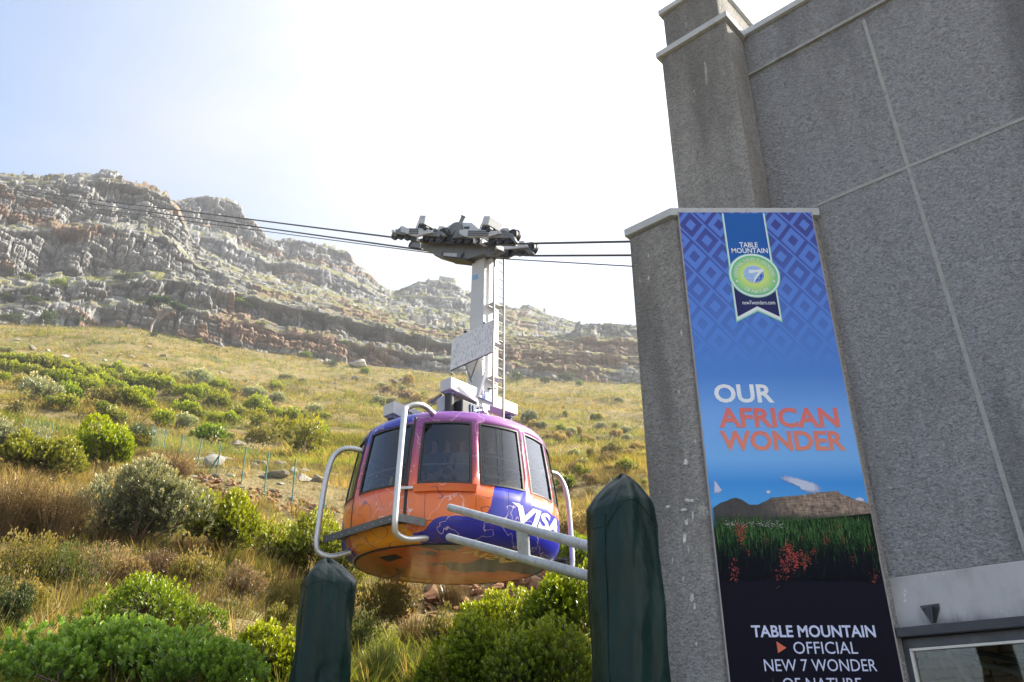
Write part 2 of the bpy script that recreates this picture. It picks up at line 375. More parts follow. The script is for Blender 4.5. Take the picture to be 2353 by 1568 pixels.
LEDGE = [(-330, 650), (0, 655), (200, 650), (300, 640), (370, 640), (420, 650), (500, 668), (560, 680), (640, 700), (700, 712), (800, 735), (900, 755), (1000, 785), (1150, 805), (1300, 815), (1470, 830), (2500, 840)]
def front_profile(px):
    f = float(interp_px(FOOT, px)); tpy = float(interp_px(FRONT, px)) - 9; l = max(tpy + 10, float(interp_px(LEDGE, px)))
    k = float(np.interp(px, [0, 330, 440, 700], [1, 1, .35, .15]))      # the buttress stands tall at the left
    rt = 206 + 14
    return [(199, f + 16), (202, f), (207, f + (l - f) * .5), (211, f + (l - f) * .62), (214, l), (226, l - (l - tpy) * .10 - 1), (230 + 4 * k, l - (l - tpy) * .55), (236 + 4 * k, l - (l - tpy) * .62), (243 + 6 * k, tpy), (270 + 10 * k, tpy + 6)]
BACK = [(-330, 300), (-200, 350), (-60, 384), (0, 392), (40, 386), (80, 379), (110, 387), (145, 377), (168, 378), (182, 394), (230, 424), (300, 452), (330, 458), (370, 453), (400, 449), (450, 454), (480, 462), (505, 478), (512, 502), (540, 512), (560, 530), (580, 553), (600, 560), (650, 562), (700, 574), (740, 580), (780, 594), (800, 616), (840, 644), (860, 664), (885, 680), (908, 682), (940, 668), (960, 659), (1010, 660), (1040, 664), (1065, 680), (1110, 696), (1150, 711), (1195, 722), (1215, 716), (1235, 724), (1280, 742), (1330, 758), (1360, 768), (1500, 780), (2500, 800)]
BLEDGE = [(-330, 480), (330, 560), (420, 600), (520, 625), (600, 640), (700, 650), (800, 680), (870, 700), (950, 705), (1040, 715), (1150, 745), (1250, 765), (1330, 775), (2500, 820)]
def back_profile(px):
    tpy = float(interp_px(BACK, px)) - 11; l = max(tpy + 6, float(interp_px(BLEDGE, px)))
    return [(262, l + 90), (285, l + 22), (305, l), (312, l - (l - tpy) * .42), (322, l - (l - tpy) * .52), (332, tpy), (372, tpy + 8)]
rock_sheet('cliff', (-300, 2420), None, front_profile, 1500, 380, 11, M_CLIFF, 1.0)
rock_sheet('mountain_ridge', (-300, 1900), None, back_profile, 1050, 200, 211, M_RIDGE, 1.15)
# ------------------------------------------------------------------ station building
E = Vector((.737, -.676, 0)).normalized(); IN = Vector((.676, .737, 0)).normalized(); UP = Vector((0, 0, 1))
Q = Vector((3.12, 7.05, 0))
def wp(e, z, d=0): return Q + E * e + IN * d + UP * z          # along the wall, height, depth behind its face
def roughcast(name, base, seed=0):
    t = NT(name); c = t.coord(); cm = t.mapv(c, (1, 1, 1.5), loc=(seed, seed, 0))
    v1 = t.n('ShaderNodeTexVoronoi', {'Vector': t.mapv(cm, (30, 30, 30)), 'Scale': 1.0, 'Randomness': 1.0}, feature='SMOOTH_F1'); 
    n1 = t.noise(cm, 46, 3, .7, .6); n2 = t.noise(cm, 19, 4, .65, .8); n3 = t.noise(t.mapv(c, (1, 1, .22), loc=(seed, 0, 0)), 1.1, 5, .6); n4 = t.noise(c, .55, 4, .6)
    h = t.math('ADD', t.math('ADD', t.math('MULTIPLY', n1, .55), t.math('MULTIPLY', n2, .6)), t.math('MULTIPLY', v1.outputs[0], -.35))
    k = t.math('ADD', t.math('MULTIPLY', n1, .6), t.math('MULTIPLY', n2, .4))
    lo = tuple(x * .52 for x in base); hi = tuple(min(1, x * 1.42) for x in base)
    col = t.ramp(k, [(.36, lo), (.5, base), (.64, hi)])
    col = t.mix(t.math('MULTIPLY', t.step(n3, .46, .66), .62), col, tuple(x * .40 for x in base))      # soot runs
    col = t.mix(t.math('MULTIPLY', t.step(n4, .5, .75), .3), col, (.20, .165, .12))                    # brownish weathering
    lime = t.math('MULTIPLY', t.step(t.noise(t.mapv(c, (2.4, 2.4, .75), loc=(seed * 3.1 + 4, 1, 2)), 1.5, 6, .72, .5), .635 if seed else .69, .665 if seed else .72), .7)
    col = t.mix(lime, col, (.55, .52, .46))                                                            # lime runs
    return t.done(t.bsdf(col, .95, 0, t.bump(h, 1.0, .045), Specular_IOR_Level=.15))
M_CAST = roughcast('roughcast_grey', (.335, .333, .340)); M_CAST2 = roughcast('roughcast_pillar', (.36, .345, .325), 5)
M_COPE = pmat('coping_stone', (.46, .47, .48), .75, 0, .14, 5, .3, (.3, .3, .29))
M_JOINT = pmat('joint_mortar', (.33, .325, .31), .85, 0, .2, 9, .5, (.22, .21, .2))
t = NT('lintel_concrete'); c = t.coord(); n1 = t.noise(c, 2.2, 6, .65); n2 = t.noise(t.mapv(c, (1, 1, .3)), 6, 5, .6)
col = t.ramp(t.math('ADD', t.math('MULTIPLY', n1, .6), t.math('MULTIPLY', n2, .4)), [(.35, (.33, .32, .31)), (.5, (.44, .43, .43)), (.68, (.50, .49, .49))])
sx = t.n('ShaderNodeSeparateXYZ', {0: c}); low = t.math('SUBTRACT', 1.0, t.step(t.math('ADD', sx.outputs[2], t.math('MULTIPLY', n2, .25)), 2.62, 2.80))
col = t.mix(t.math('MULTIPLY', low, t.step(n1, .4, .62)), col, (.13, .13, .15)); col = t.mix(t.step(t.noise(c, 9, 4, .6), .66, .7), col, (.68, .67, .67))
M_LINT = t.done(t.bsdf(col, .75, 0, t.bump(n2, .25, .01)))
M_STEEL_D = pmat('dark_painted_steel', (.035, .038, .045), .45, .0, .25, 8, .1, (.06, .06, .062))
M_FRAME_D = pmat('dark_window_frame', (.075, .078, .09), .4, .2, .2, 6, 0, (.1, .1, .1))
M_TRIM = pmat('pale_trim', (.72, .70, .64), .4, 0, .08, 6, 0)

bld = thing('station_building', 'tall grey roughcast building with a stepped tower and pale joints', 'building', tuple(Q))
WT = 9.40
mb = MB(); mb.prism([wp(-1.05, 2.96), wp(4.6, 2.96), wp(4.6, 2.96, .3), wp(-1.05, 2.96, .3)], UP * (WT - 2.96))
mb.prism([wp(-1.05, 0), wp(-.03, 0), wp(-.03, 0, .3), wp(-1.05, 0, .3)], UP * 2.96)
mb.prism([wp(3.2, 0), wp(4.6, 0), wp(4.6, 0, .3), wp(3.2, 0, .3)], UP * 2.96)
mb.build('wall', M_CAST, bld)
mb = MB(); mb.prism([wp(-1.0, 3.9, .303), wp(9, 3.9, .303), wp(9, 3.9, 2.5), wp(-1.0, 3.9, 2.5)], UP * (9.1 - 3.9)); mb.prism([wp(4.603, 0), wp(9, 0), wp(9, 0, .3), wp(4.603, 0, .3)], UP * 9.3)
mb.build('rear_block', M_CAST, bld)
mb = MB(); mb.prism([wp(-.03, 2.555, -.006), wp(4.6, 2.555, -.006), wp(4.6, 2.555, .29), wp(-.03, 2.555, .29)], UP * .402); mb.build('lintel', M_LINT, bld, bevel=.006)
# copings
mb = MB(); mb.prism([wp(-1.0, WT + .002, -.05), wp(4.6, WT + .002, -.05), wp(4.6, WT + .002, .4), wp(-1.0, WT + .002, .4)], UP * .085); mb.build('coping', M_COPE, bld, bevel=.006)
mb = MB(); mb.prism([wp(-.47, 8.79, -.035), wp(4.6, 8.79, -.035), wp(4.6, 8.79, -.001), wp(-.47, 8.79, -.001)], UP * .035); mb.build('string_course', M_JOINT, bld)
# joints between the cast fields
a = on_plane(1984, 46, Q, IN); b = on_plane(2085, 378, Q, IN); d = on_plane(2362, 1284, Q, IN)
mb = MB()
for p, q in ((a, b), (b, d)):
    o = E * .019; mb.prism([p - o - IN * .004, p + o - IN * .004, q + o - IN * .004, q - o - IN * .004], IN * .003)
mb.build('joint', M_JOINT, bld, label='upright pale mortar joint down the wall')
zj = 6.70
mb = MB(); mb.prism([wp(-.02, zj, -.007), wp(4.6, zj, -.007), wp(4.6, zj + .034, -.007), wp(-.02, zj + .034, -.007)], IN * .006); mb.build('joint', M_JOINT, bld, label='level pale mortar joint across the wall')
# tower
T2 = Vector((2.50, 7.01, 0)); T1 = T2 - E * .89
def rough_edges(o, w=.02):
    b = o.modifiers.new('edge', 'BEVEL'); b.width = w; b.segments = 3; b.limit_method = 'ANGLE'
mb = MB(); mb.prism([T1, T2, T2 + IN * .41, T1 + IN * 2.2], UP * 9.36); rough_edges(mb.build('tower', M_CAST2, bld), .025)
mb = MB(); o1 = -IN * .045; mb.prism([T1 + o1 - E * .045, T2 + o1 + E * .045, T2 + E * .045 + IN * .40, T1 - E * .045 + IN * 2.2], UP * .085)
for v in mb.v: v.z += 9.362
mb.build('coping', M_COPE, bld, bevel=.006)
U1, U2 = Vector((1.99, 7.88, 0)), Vector((2.56, 7.36, 0))
mb = MB(); mb.prism([p + UP * 9.45 for p in (U1, U2, U2 + IN * 1.0, U1 + IN * 1.0)], UP * .95); mb.build('tower_head', M_CAST2, bld, bevel=.02)
mb = MB(); mb.prism([p + UP * 10.402 for p in (U1 - E * .04 - IN * .04, U2 + E * .04 - IN * .04, U2 + E * .04 + IN * 1.04, U1 - E * .04 + IN * 1.04)], UP * .08); mb.build('coping', M_COPE, bld, bevel=.006)
mb = MB(); pp = U1 - IN * .04 + UP * 9.60 + E * .02; mb.box(pp, (.12, .1, .05), (E, IN, UP)); mb.build('vent', M_STEEL_D, bld)
# banner pillar
PA, PB = Vector((1.625, 7.0, 0)), Vector((3.10, 7.0, 0)); PC = PA - E * .54
mb = MB(); mb.prism([PC, PA, PB, Vector((3.22, 7.2, 0)), Vector((2.4, 8.1, 0)), PC + IN * .75], UP * 6.55); o = mb.build('pillar', M_CAST2, bld); rough_edges(o, .045)
mb = MB(); q = .035; mb.prism([PC - E * q * .6 - IN * q, PA + Vector((-.015, -q, 0)), PB + Vector((.03, -q, 0)), PB + Vector((.03, .3, 0)), Vector((2.4, 8.0, 0)), PC + IN * .7 - E * q], UP * .09)
for v in mb.v: v.z += 6.552
mb.build('coping', M_COPE, bld, bevel=.006)
t = NT('lime_crust'); cc = t.coord(); n1 = t.noise(cc, 40, 4, .65); M_LIME = t.done(t.bsdf(t.ramp(n1, [(.35, (.45, .42, .37)), (.6, (.78, .75, .70))]), .9, 0, t.bump(n1, .8, .02)))
rl_ = random.Random(4)
for px, py, w, h_ in ((1577, 1062, 11, 22), (1584, 1150, 26, 9), (1572, 1172, 20, 6), (1592, 1185, 5, 30), (1578, 1200, 9, 20), (1574, 1238, 8, 34), (1582, 1262, 5, 22), (1570, 1330, 4, 14), (1590, 1372, 10, 26), (1596, 1395, 6, 20), (1598, 1015, 5, 12), (1490, 588, 3, 10), (1491, 640, 4, 14), (1566, 765, 5, 18), (1560, 900, 5, 8), (1535, 1165, 12, 8), (1600, 1480, 5, 14), (1545, 1290, 3, 20)):
    n_ = 14; pts = []
    for k in range(n_):
        a_ = 2 * math.pi * k / n_; q_ = rl_.uniform(.45, 1.15); pts.append(on_plane(px + math.cos(a_) * w * .5 * q_, py + math.sin(a_) * h_ * .5 * q_, PA - IN * .0015, IN))
    mb = MB(); mb.prism(pts, -IN * .003); mb.build('lime_crust', M_LIME, bld)
# window bay under the lintel
mb = MB(); mb.prism([wp(-.02, 2.478, -.10), wp(4.6, 2.478, -.10), wp(4.6, 2.478, .1), wp(-.02, 2.478, .1)], UP * .074); mb.build('beam', M_STEEL_D, bld, bevel=.006, label='dark steel beam under the pale lintel')
FR = MB(); FR.prism([wp(-.028, 2.40, .0), wp(3.2, 2.40, .0), wp(3.2, 2.40, .08), wp(-.028, 2.40, .08)], UP * .076); FR.prism([wp(-.028, .3, .0), wp(.055, .3, .0), wp(.055, .3, .08), wp(-.028, .3, .08)], UP * 2.099)
FR.prism([wp(3.12, .3, 0), wp(3.2, .3, 0), wp(3.2, .3, .08), wp(3.12, .3, .08)], UP * 2.099)
win = FR.build('window', M_FRAME_D, bld, bevel=.004)
mb = MB(); mb.prism([wp(.056, 2.38, -.008), wp(3.119, 2.38, -.008), wp(3.119, 2.38, .05), wp(.056, 2.38, .05)], UP * .019); mb.prism([wp(.056, .32, -.008), wp(.075, .32, -.008), wp(.075, .32, .05), wp(.056, .32, .05)], UP * 2.058)
mb.build('trim', M_TRIM, win)
t = NT('window_glass'); fr = t.n('ShaderNodeFresnel', {'IOR': 1.5}); m1 = t.n('ShaderNodeMixShader', {0: t.math('MULTIPLY', fr.outputs[0], 1.6, clamp=True), 1: t.n('ShaderNodeBsdfTransparent', {0: (.82, .85, .84)}).outputs[0], 2: t.n('ShaderNodeBsdfGlossy', {'Roughness': .02}).outputs[0]})
M_GLASS = t.done(m1.outputs[0])
mb = MB(); mb.prism([wp(.0755, .32, .03), wp(3.1, .32, .03), wp(3.1, .32, .038), wp(.0755, .32, .038)], UP * 2.059); mb.build('pane', M_GLASS, win)
# steel bracket on the lintel
br = MB(); bz = 2.555
def bp(px, py, d): return on_plane(px, py, Q - IN * d, IN)
pl = [bp(2114, 1393, .008), bp(2158, 1387, .008), bp(2160, 1399, .008), bp(2152, 1431, .008), bp(2141, 1432, .008)]
br.prism(pl, IN * -.012)
pl = [bp(2137, 1391, .021), bp(2137, 1391, .09), bp(2141, 1431, .12), bp(2141, 1431, .021)]
br.prism(pl, E * .012)
bo = br.build('bracket', M_STEEL_D, bld, bevel=.002, label='black steel bracket bolted to the pale lintel')
for px, py in ((2122, 1399), (2152, 1395)):
    mb = MB(); mb.lathe(bp(px, py, .02), [(.011, 0), (.011, .012)], 6, axis=-IN); mb.build('bolt', M_STEEL_D, bo)
# pipes inside, and a stone wall standing in for a reflection in the glass
M_STONES = [pmat('inner_stone', c, .9, 0, .35, 14, .8, (.12, .09, .05)) for c in ((.30, .23, .14), (.24, .17, .10), (.33, .27, .18))]
sw = thing('reflected_stone_wall', 'rough brown stone wall behind the window glass, standing in for its reflection', 'wall', tuple(wp(0, 0, 1.0)))
mb = MB(); mb.prism([wp(-.4, 0, 1.02), wp(1.55, 0, 1.02), wp(1.55, 0, 1.2), wp(-.4, 0, 1.2)], UP * 3.0); mb.build('backing', pmat('inner_mortar', (.13, .11, .09), .95), sw)
smesh = []
for k in range(8):
    m_ = MB(); m_.box((0, 0, 0), (.16, .06, .075), (E, IN, UP)); o = m_.build('stone', M_STONES[k % 3]); me = o.data
    bpy.data.objects.remove(o)
    for v in me.vertices: v.co += Vector((random.uniform(-.012, .012), random.uniform(-.012, .012), random.uniform(-.01, .01)))
    smesh.append(me)
z = 1.3
while z < 2.75:
    h = random.uniform(.07, .1); e = -.35 + random.uniform(0, .1)
    while e < 1.5:
        w = random.uniform(.10, .22); o = link('stone', random.choice(smesh), None, sw, wp(e + w / 2, z + h / 2, .99 + random.uniform(-.015, .01)) - sw.location)
        o.scale = (1, 1, h / .08); e += w + .012
        o.scale = (w / .165, w / .165, h / .08)
    z += h + .01
M_PIPE = pmat('inner_pipe', (.22, .23, .21), .5, .2, .2, 8)
def inpipe(px0, py0, px1, py1, d, r, nm, m, lab):
    a_, b_ = on_plane(px0, py0, Q + IN * d, IN), on_plane(px1, py1, Q + IN * d, IN); a_ = a_ + (a_ - b_) * .4; b_ = b_ + (b_ - a_) * .8
    m_ = MB(); m_.tube([a_, b_], r, 12); tag(m_.build(nm, m, smooth=True), lab, 'pipe')
inpipe(2110, 1488, 2340, 1547, .75, .026, 'pipe', M_PIPE, 'grey pipe crossing shallowly behind the window, the longer one')
inpipe(2176, 1487, 2235, 1575, .66, .026, 'pipe', M_PIPE, 'grey pipe sloping steeply down behind the window glass')
inpipe(2180, 1484, 2345, 1520, .85, .022, 'pipe', M_STEEL_D, 'black rail sloping behind the window above the grey pipes')
mb = MB(); mb.prism([wp(1.0, .2, .5), wp(3.3, .2, .5), wp(3.3, .2, .9), wp(1.0, .2, .9)], UP * 2.6); tag(mb.build('partition', pmat('dark_partition', (.06, .06, .06), .7)), 'dark partition standing inside the window at the right', 'partition')
mb = MB(); mb.prism([wp(-2, .0, 2.0), wp(4, 0, 2.0), wp(4, 0, 2.1), wp(-2, 0, 2.1)], UP * 1.0); tag(mb.build('parapet', M_CONC), 'low concrete parapet at the back inside the building', 'wall')

# ------------------------------------------------------------------ banner
YB = 6.958
BX0, BX1 = at_y(1560, 490, YB).x, at_y(1863, 487, YB).x; BZ1 = at_y(1700, 488.5, YB).z; BZ0 = .9
ban = thing('banner', 'tall blue printed banner with a green medal, on the grey pillar', 'banner', ((BX0 + BX1) / 2, YB, BZ0))
# board with printed gradient and lozenge pattern
t = NT('banner_print'); c = t.coord(); sx = t.n('ShaderNodeSeparateXYZ', {0: c}); X_, Z_ = sx.outputs[0], sx.outputs[2]
def zf(py): return at_y(1700, py, YB).z - BZ0
HH = BZ1 - BZ0
zn = t.math('DIVIDE', Z_, HH)
def zr(py): return max(0, min(1, zf(py) / HH))
gcol = t.ramp(zn, [(zr(1568), (.004, .004, .012)), (zr(1300), (.006, .006, .014)), (zr(1215), (.02, .05, .02)), (zr(1160), (.10, .38, .80)), (zr(1110), (.065, .30, .74)), (zr(1055), (.20, .46, .86)), (zr(960), (.20, .42, .84)), (zr(860), (.095, .25, .66)), (zr(700), (.11, .24, .68)), (zr(490), (.115, .215, .66))])
# lozenge pattern: diagonal lattice, concentric squares
P, PZ = .286, .376
uu = t.math('ADD', t.math('MULTIPLY', t.math('ADD', X_, (BX1 - BX0) / 2 - .107), 1 / P), .5); vv = t.math('MULTIPLY', t.math('SUBTRACT', Z_, zf(516.9)), 1 / PZ)
pa = t.math('ADD', t.math('ADD', uu, vv), 40.0); pb = t.math('ADD', t.math('SUBTRACT', uu, vv), 40.0)
fa = t.math('FRACT', pa); fb = t.math('FRACT', pb); par = t.math('MODULO', t.math('FLOOR', pa), 2.0)
ring = t.math('MAXIMUM', t.math('ABSOLUTE', t.math('SUBTRACT', fa, .5)), t.math('ABSOLUTE', t.math('SUBTRACT', fb, .5)))
in_ring = t.math('MULTIPLY', t.math('GREATER_THAN', ring, .19), t.math('LESS_THAN', ring, .41))
dark = t.math('ABSOLUTE', t.math('SUBTRACT', par, in_ring))
fade = t.n('ShaderNodeMapRange', {0: zn, 1: zr(850), 2: zr(520), 3: 0.0, 4: .92}).outputs[0]
col = t.mix(t.math('MULTIPLY', dark, fade), gcol, (.060, .065, .27))
side = t.math('SUBTRACT', 1.0, t.step(zn, zr(1040), zr(960)))
M_BAN = t.done(t.bsdf(col, .42, 0, None, Specular_IOR_Level=.08))
mb = MB(); mb.box(((BX0 + BX1) / 2, YB + .017, (BZ0 + BZ1) / 2), (BX1 - BX0, .034, BZ1 - BZ0)); mb.build('board', M_BAN, ban)
mb = MB()
for x in (BX0 - .006, BX1 + .006): mb.box((x, YB + .018, (BZ0 + BZ1) / 2), (.011, .038, BZ1 - BZ0 + .02))
mb.build('edge_strip', pmat('banner_edge', (.30, .27, .27), .5), ban)
def flat(name, col, rough=.5): return pmat(name, col, rough, 0, .03, 9, Specular_IOR_Level=.1)
P_WHITE = flat('print_white', (.80, .83, .88)); P_CORAL = None
t = NT('print_coral'); c = t.coord(); sx = t.n('ShaderNodeSeparateXYZ', {0: c})
P_CORAL = t.done(t.bsdf(t.ramp(t.n('ShaderNodeMapRange', {0: sx.outputs[2], 1: zf(1040), 2: zf(930)}).outputs[0], [(0, (.74, .23, .14)), (1, (.72, .13, .13))]), .45))
P_NAVY = flat('print_navy', (.028, .032, .12)); P_RIB = flat('print_ribbon_blue', (.022, .12, .42)); P_LGREEN = flat('print_light_green', (.36, .80, .42)); P_RED = flat('print_red', (.55, .10, .06)); P_PALE = flat('print_pale', (.60, .64, .85))
def bq(px, py, d=.004): p = at_y(px, py, YB - d); return p
def poly(name, pts, m, d, parent=ban):
    mb = MB(); mb.prism([bq(x, y, d) for x, y in pts], (0, .0015, 0)); return mb.build(name, m, parent)
def text_mesh(s, bold=0.0, shear=0.0, spacing=1.0):
    cu = bpy.data.curves.new('t', 'FONT'); cu.body = s; cu.size = 1; cu.offset = bold; cu.shear = shear; cu.space_character = spacing; cu.resolution_u = 3
    ob = bpy.data.objects.new('t', cu); COL.objects.link(ob); dg = bpy.context.evaluated_depsgraph_get()
    me = bpy.data.meshes.new_from_object(ob.evaluated_get(dg)); bpy.data.objects.remove(ob); bpy.data.curves.remove(cu)
    co = np.array([v.co[:] for v in me.vertices]); return me, co
def banner_text(s, x0, x1, ytop, ybot, m, d=.006, bold=.0, spacing=1.0, row=None, capfix=True):
    """fits the line between picture positions, on the banner's plane"""
    me, co = text_mesh(s, bold, 0, spacing)
    A, B = at_y(x0, (ytop + ybot) / 2, YB - d), at_y(x1, (ytop + ybot) / 2, YB - d); zt, zb = at_y(x0, ytop, YB - d).z, at_y(x0, ybot, YB - d).z
    lo, hi = co.min(0), co.max(0)
    nx = A.x + (co[:, 0] - lo[0]) / (hi[0] - lo[0]) * (B.x - A.x); nzv = zb + (co[:, 1] - lo[1]) / (hi[1] - lo[1]) * (zt - zb)
    L = wloc(ban)
    for v, x, z_ in zip(me.vertices, nx, nzv): v.co = Vector((x, YB - d, z_)) - L
    me.name = 'lettering'; o = link('lettering', me, m, ban); return o
def PXL(y):  # banner left / right edge at picture row y
    z_ = at_y(1700, y, YB).z; a_ = project((BX0, YB, z_)); b_ = project((BX1, YB, z_)); return a_[0], b_[0]
# ribbon with light edges
rx0, rx1 = at_y(1658, 490, YB).x, at_y(1756, 490, YB).x
def P3(x, py, d): p = at_y(1700, py, YB - d); return Vector((x, YB - d, p.z))
def ribbon(name, m, yt, yb, g, d, notch=False):
    mb = MB(); pts = [P3(rx0 - g, yt, d), P3(rx1 + g, yt, d), P3(rx1 + g, yb, d)]
    if notch: pts.append(P3((rx0 + rx1) / 2, notch, d))
    pts.append(P3(rx0 - g, yb, d)); mb.prism(pts, (0, .0012, 0)); return mb.build(name, m, ban)
P_MINT = flat('print_mint', (.30, .68, .46))
ribbon('ribbon', P_MINT, 491, 741, .002, .0035, 716); ribbon('ribbon', P_WHITE, 491, 737, -.006 + .0, .005, 712); ribbon('ribbon', P_RIB, 491, 620, -.017, .0065); ribbon('ribbon', P_NAVY, 620, 728, -.017, .0068, 704)
# medal
mc = at_y(1733, 634, YB); mcx, mcz = mc.x, mc.z; MR = (at_y(1792, 634, YB).x - at_y(1674, 634, YB).x) / 2
def disc(name, r, m, d, n=56, cx=0, cz=0, sq=1):
    mb = MB(); mb.prism([Vector((mcx + cx + r * math.cos(q), YB - d, mcz + cz + sq * r * math.sin(q))) for q in (2 * math.pi * k / n for k in range(n))], (0, .0012, 0)); return mb.build(name, m, ban)
disc('medal', MR, P_MINT, .0085); disc('medal', MR * .965, P_WHITE, .010)
t = NT('print_medal_green'); g = t.n('ShaderNodeVectorMath', {0: t.coord(), 1: (mcx - ban.location.x, 0, mcz - BZ0)}, operation='SUBTRACT'); ln = t.n('ShaderNodeVectorMath', {0: t.n('ShaderNodeVectorMath', {0: g, 1: (1, 0, 1)}, operation='MULTIPLY')}, operation='LENGTH')
P_MG = t.done(t.bsdf(t.ramp(t.math('DIVIDE', ln.outputs['Value'], MR), [(.42, (.62, .78, .18)), (.9, (.12, .52, .24))]), .4))
disc('medal', MR * .90, P_MG, .0115)
disc('globe', MR * .40, flat('print_globe', (.33, .52, .85)), .013, 40, -MR * .02, MR * .04)
mb = MB(); 
for k in range(-2, 3):
    pts = [Vector((mcx - MR * .02 + MR * .4 * math.sin(q) * math.sin(R(k * 30)), YB - .0145, mcz + MR * .04 + MR * .4 * math.cos(q))) for q in (math.pi * i / 12 for i in range(13))]
    mb.tube(pts, .0016, 4)
    zz = MR * .4 * math.sin(R(k * 28)); hw = math.sqrt(max(0, (MR * .4) ** 2 - zz ** 2)); mb.tube([Vector((mcx - MR * .02 - hw, YB - .0145, mcz + MR * .04 + zz)), Vector((mcx - MR * .02 + hw, YB - .0145, mcz + MR * .04 + zz))], .0014, 4)
mb.build('globe_grid', P_WHITE, ban)
def mpoly(name, pts, m, d): 
    mb = MB(); mb.prism([Vector((mcx + x * MR, YB - d, mcz + z_ * MR)) for x, z_ in pts], (0, .001, 0)); return mb.build(name, m, ban)
mpoly('emblem', [(.30, .22), (.37, .02), (.30, -.18), (.12, -.32), (-.06, -.36), (.06, -.12), (.2, .08)], flat('print_deep_blue', (.035, .16, .55)), .0148)
mpoly('emblem', [(-.22, .18), (-.14, .24), (.1, .22), (.36, .28), (.38, .2), (.2, .02), (.06, -.16), (-.10, -.42), (-.04, -.18), (.08, .02), (.18, .14), (0, .1), (-.12, .08), (-.22, .1)], P_WHITE, .016)
def ring_text(s, r, a0, a1, up, size):
    n = len(s); ws = []
    cache = {}
    for ch in set(s):
        if ch != ' ': cache[ch] = text_mesh(ch, .0)[1], None
    wid = [(cache[ch][0][:, 0].max() - cache[ch][0][:, 0].min() + .1) if ch != ' ' else .38 for ch in s]; tot = sum(wid); acc = 0
    V = []; Fc = []
    for ch, w in zip(s, wid):
        mid = (acc + w / 2) / tot; acc += w
        if ch == ' ': continue
        me, co = text_mesh(ch, .0); a_ = R(a0 + (a1 - a0) * mid); cx = (co[:, 0].max() + co[:, 0].min()) / 2
        rot = a_ - math.pi / 2 if up else a_ + math.pi / 2
        b = len(V)
        for x, y, _ in co:
            lx, ly = (x - cx) * size, (y - .36) * size
            V.append(Vector((mcx + r * math.cos(a_) + lx * math.cos(rot) - ly * math.sin(rot), YB - .0145, mcz + r * math.sin(a_) + lx * math.sin(rot) + ly * math.cos(rot))))
        Fc += [[b + i for i in p.vertices] for p in me.polygons]
    mb = MB(); mb.v = V; mb.f = Fc; mb.m = [0] * len(Fc); return mb.build('lettering', P_WHITE, ban)
ring_text('OFFICIAL NEW 7 WONDER', MR * .72, 187, -7, True, MR * .20); ring_text('OF NATURE', MR * .74, 233, 307, False, MR * .20)
disc('dot', MR * .04, P_WHITE, .0145, 12, -MR * .72, -MR * .28); disc('dot', MR * .04, P_WHITE, .0145, 12, MR * .72, -MR * .28)
banner_text('TABLE', 1699, 1741, 557, 569, P_WHITE, .009, .015); banner_text('MOUNTAIN', 1681, 1764, 570.5, 582, P_WHITE, .009, .015); banner_text('new7wonders.com', 1706, 1781, 691, 700, P_WHITE, .009, .005)
banner_text('OUR', 1641, 1777, 883, 926, P_WHITE, .0022, .028); banner_text('AFRICAN', 1651, 1927, 937, 983, P_CORAL, .0022, .03); banner_text('WONDER', 1656, 1941, 990, 1036, P_CORAL, .0022, .03)
banner_text('TABLE MOUNTAIN', 1727, 2011, 1437, 1465, P_PALE, .0022, .022); banner_text('OFFICIAL', 1823, 1970, 1475, 1503, P_PALE, .0022, 0); banner_text('NEW 7 WONDER', 1756, 2014, 1515, 1543, P_PALE, .0022, 0); banner_text('OF NATURE', 1799, 1980, 1558, 1586, P_PALE, .0022, 0)
poly('arrow', [(1784, 1474), (1807, 1489), (1788, 1501)], flat('print_arrow', (.70, .17, .10)), .005)
# printed landscape: mountain, clouds, reeds and red flowers as layers of the print
t = NT('print_mountain'); c = t.coord(); n1 = t.math('ADD', t.math('MULTIPLY', t.noise(t.mapv(c, (1, 1, .4)), 34, 5, .7, .4), .6), t.math('MULTIPLY', t.noise(t.mapv(c, (.3, 1, 1.6)), 46, 3, .6), .4)); sx = t.n('ShaderNodeSeparateXYZ', {0: c})
hi_ = t.step(sx.outputs[0], -.30, .15); up_ = t.step(sx.outputs[2], zf(1196), zf(1172))
lit = t.ramp(n1, [(.36, (.05, .035, .03)), (.48, (.20, .13, .09)), (.62, (.42, .30, .22))]); drk = t.ramp(n1, [(.35, (.012, .012, .018)), (.65, (.05, .04, .03))])
P_MTN = t.done(t.bsdf(t.mix(t.math('MULTIPLY', hi_, up_), drk, lit), .45))
poly('printed_mountain', [(1638, 1168), (1655, 1156), (1668, 1152), (1681, 1146), (1691, 1144), (1704, 1148), (1722, 1160), (1742, 1160), (1752, 1155), (1763, 1150), (1772, 1144), (1786, 1143), (1806, 1141), (1830, 1139), (1850, 1137), (1880, 1132), (1918, 1129), (1925, 1129), (1934, 1137), (1952, 1142), (1965, 1149), (1985, 1153), (1997, 1158), (2003, 1212), (1646, 1212)], P_MTN, .0045)
t = NT('print_cloud_soft'); c = t.coord(); al = t.step(t.math('ADD', t.attr('soft'), t.math('MULTIPLY', t.math('SUBTRACT', t.noise(c, 30, 4, .6), .5), .9)), .12, .75)
P_CLOUD = t.done(t.n('ShaderNodeMixShader', {0: al, 1: t.n('ShaderNodeBsdfTransparent').outputs[0], 2: t.bsdf((.56, .60, .76), .5, Specular_IOR_Level=.1)}).outputs[0])
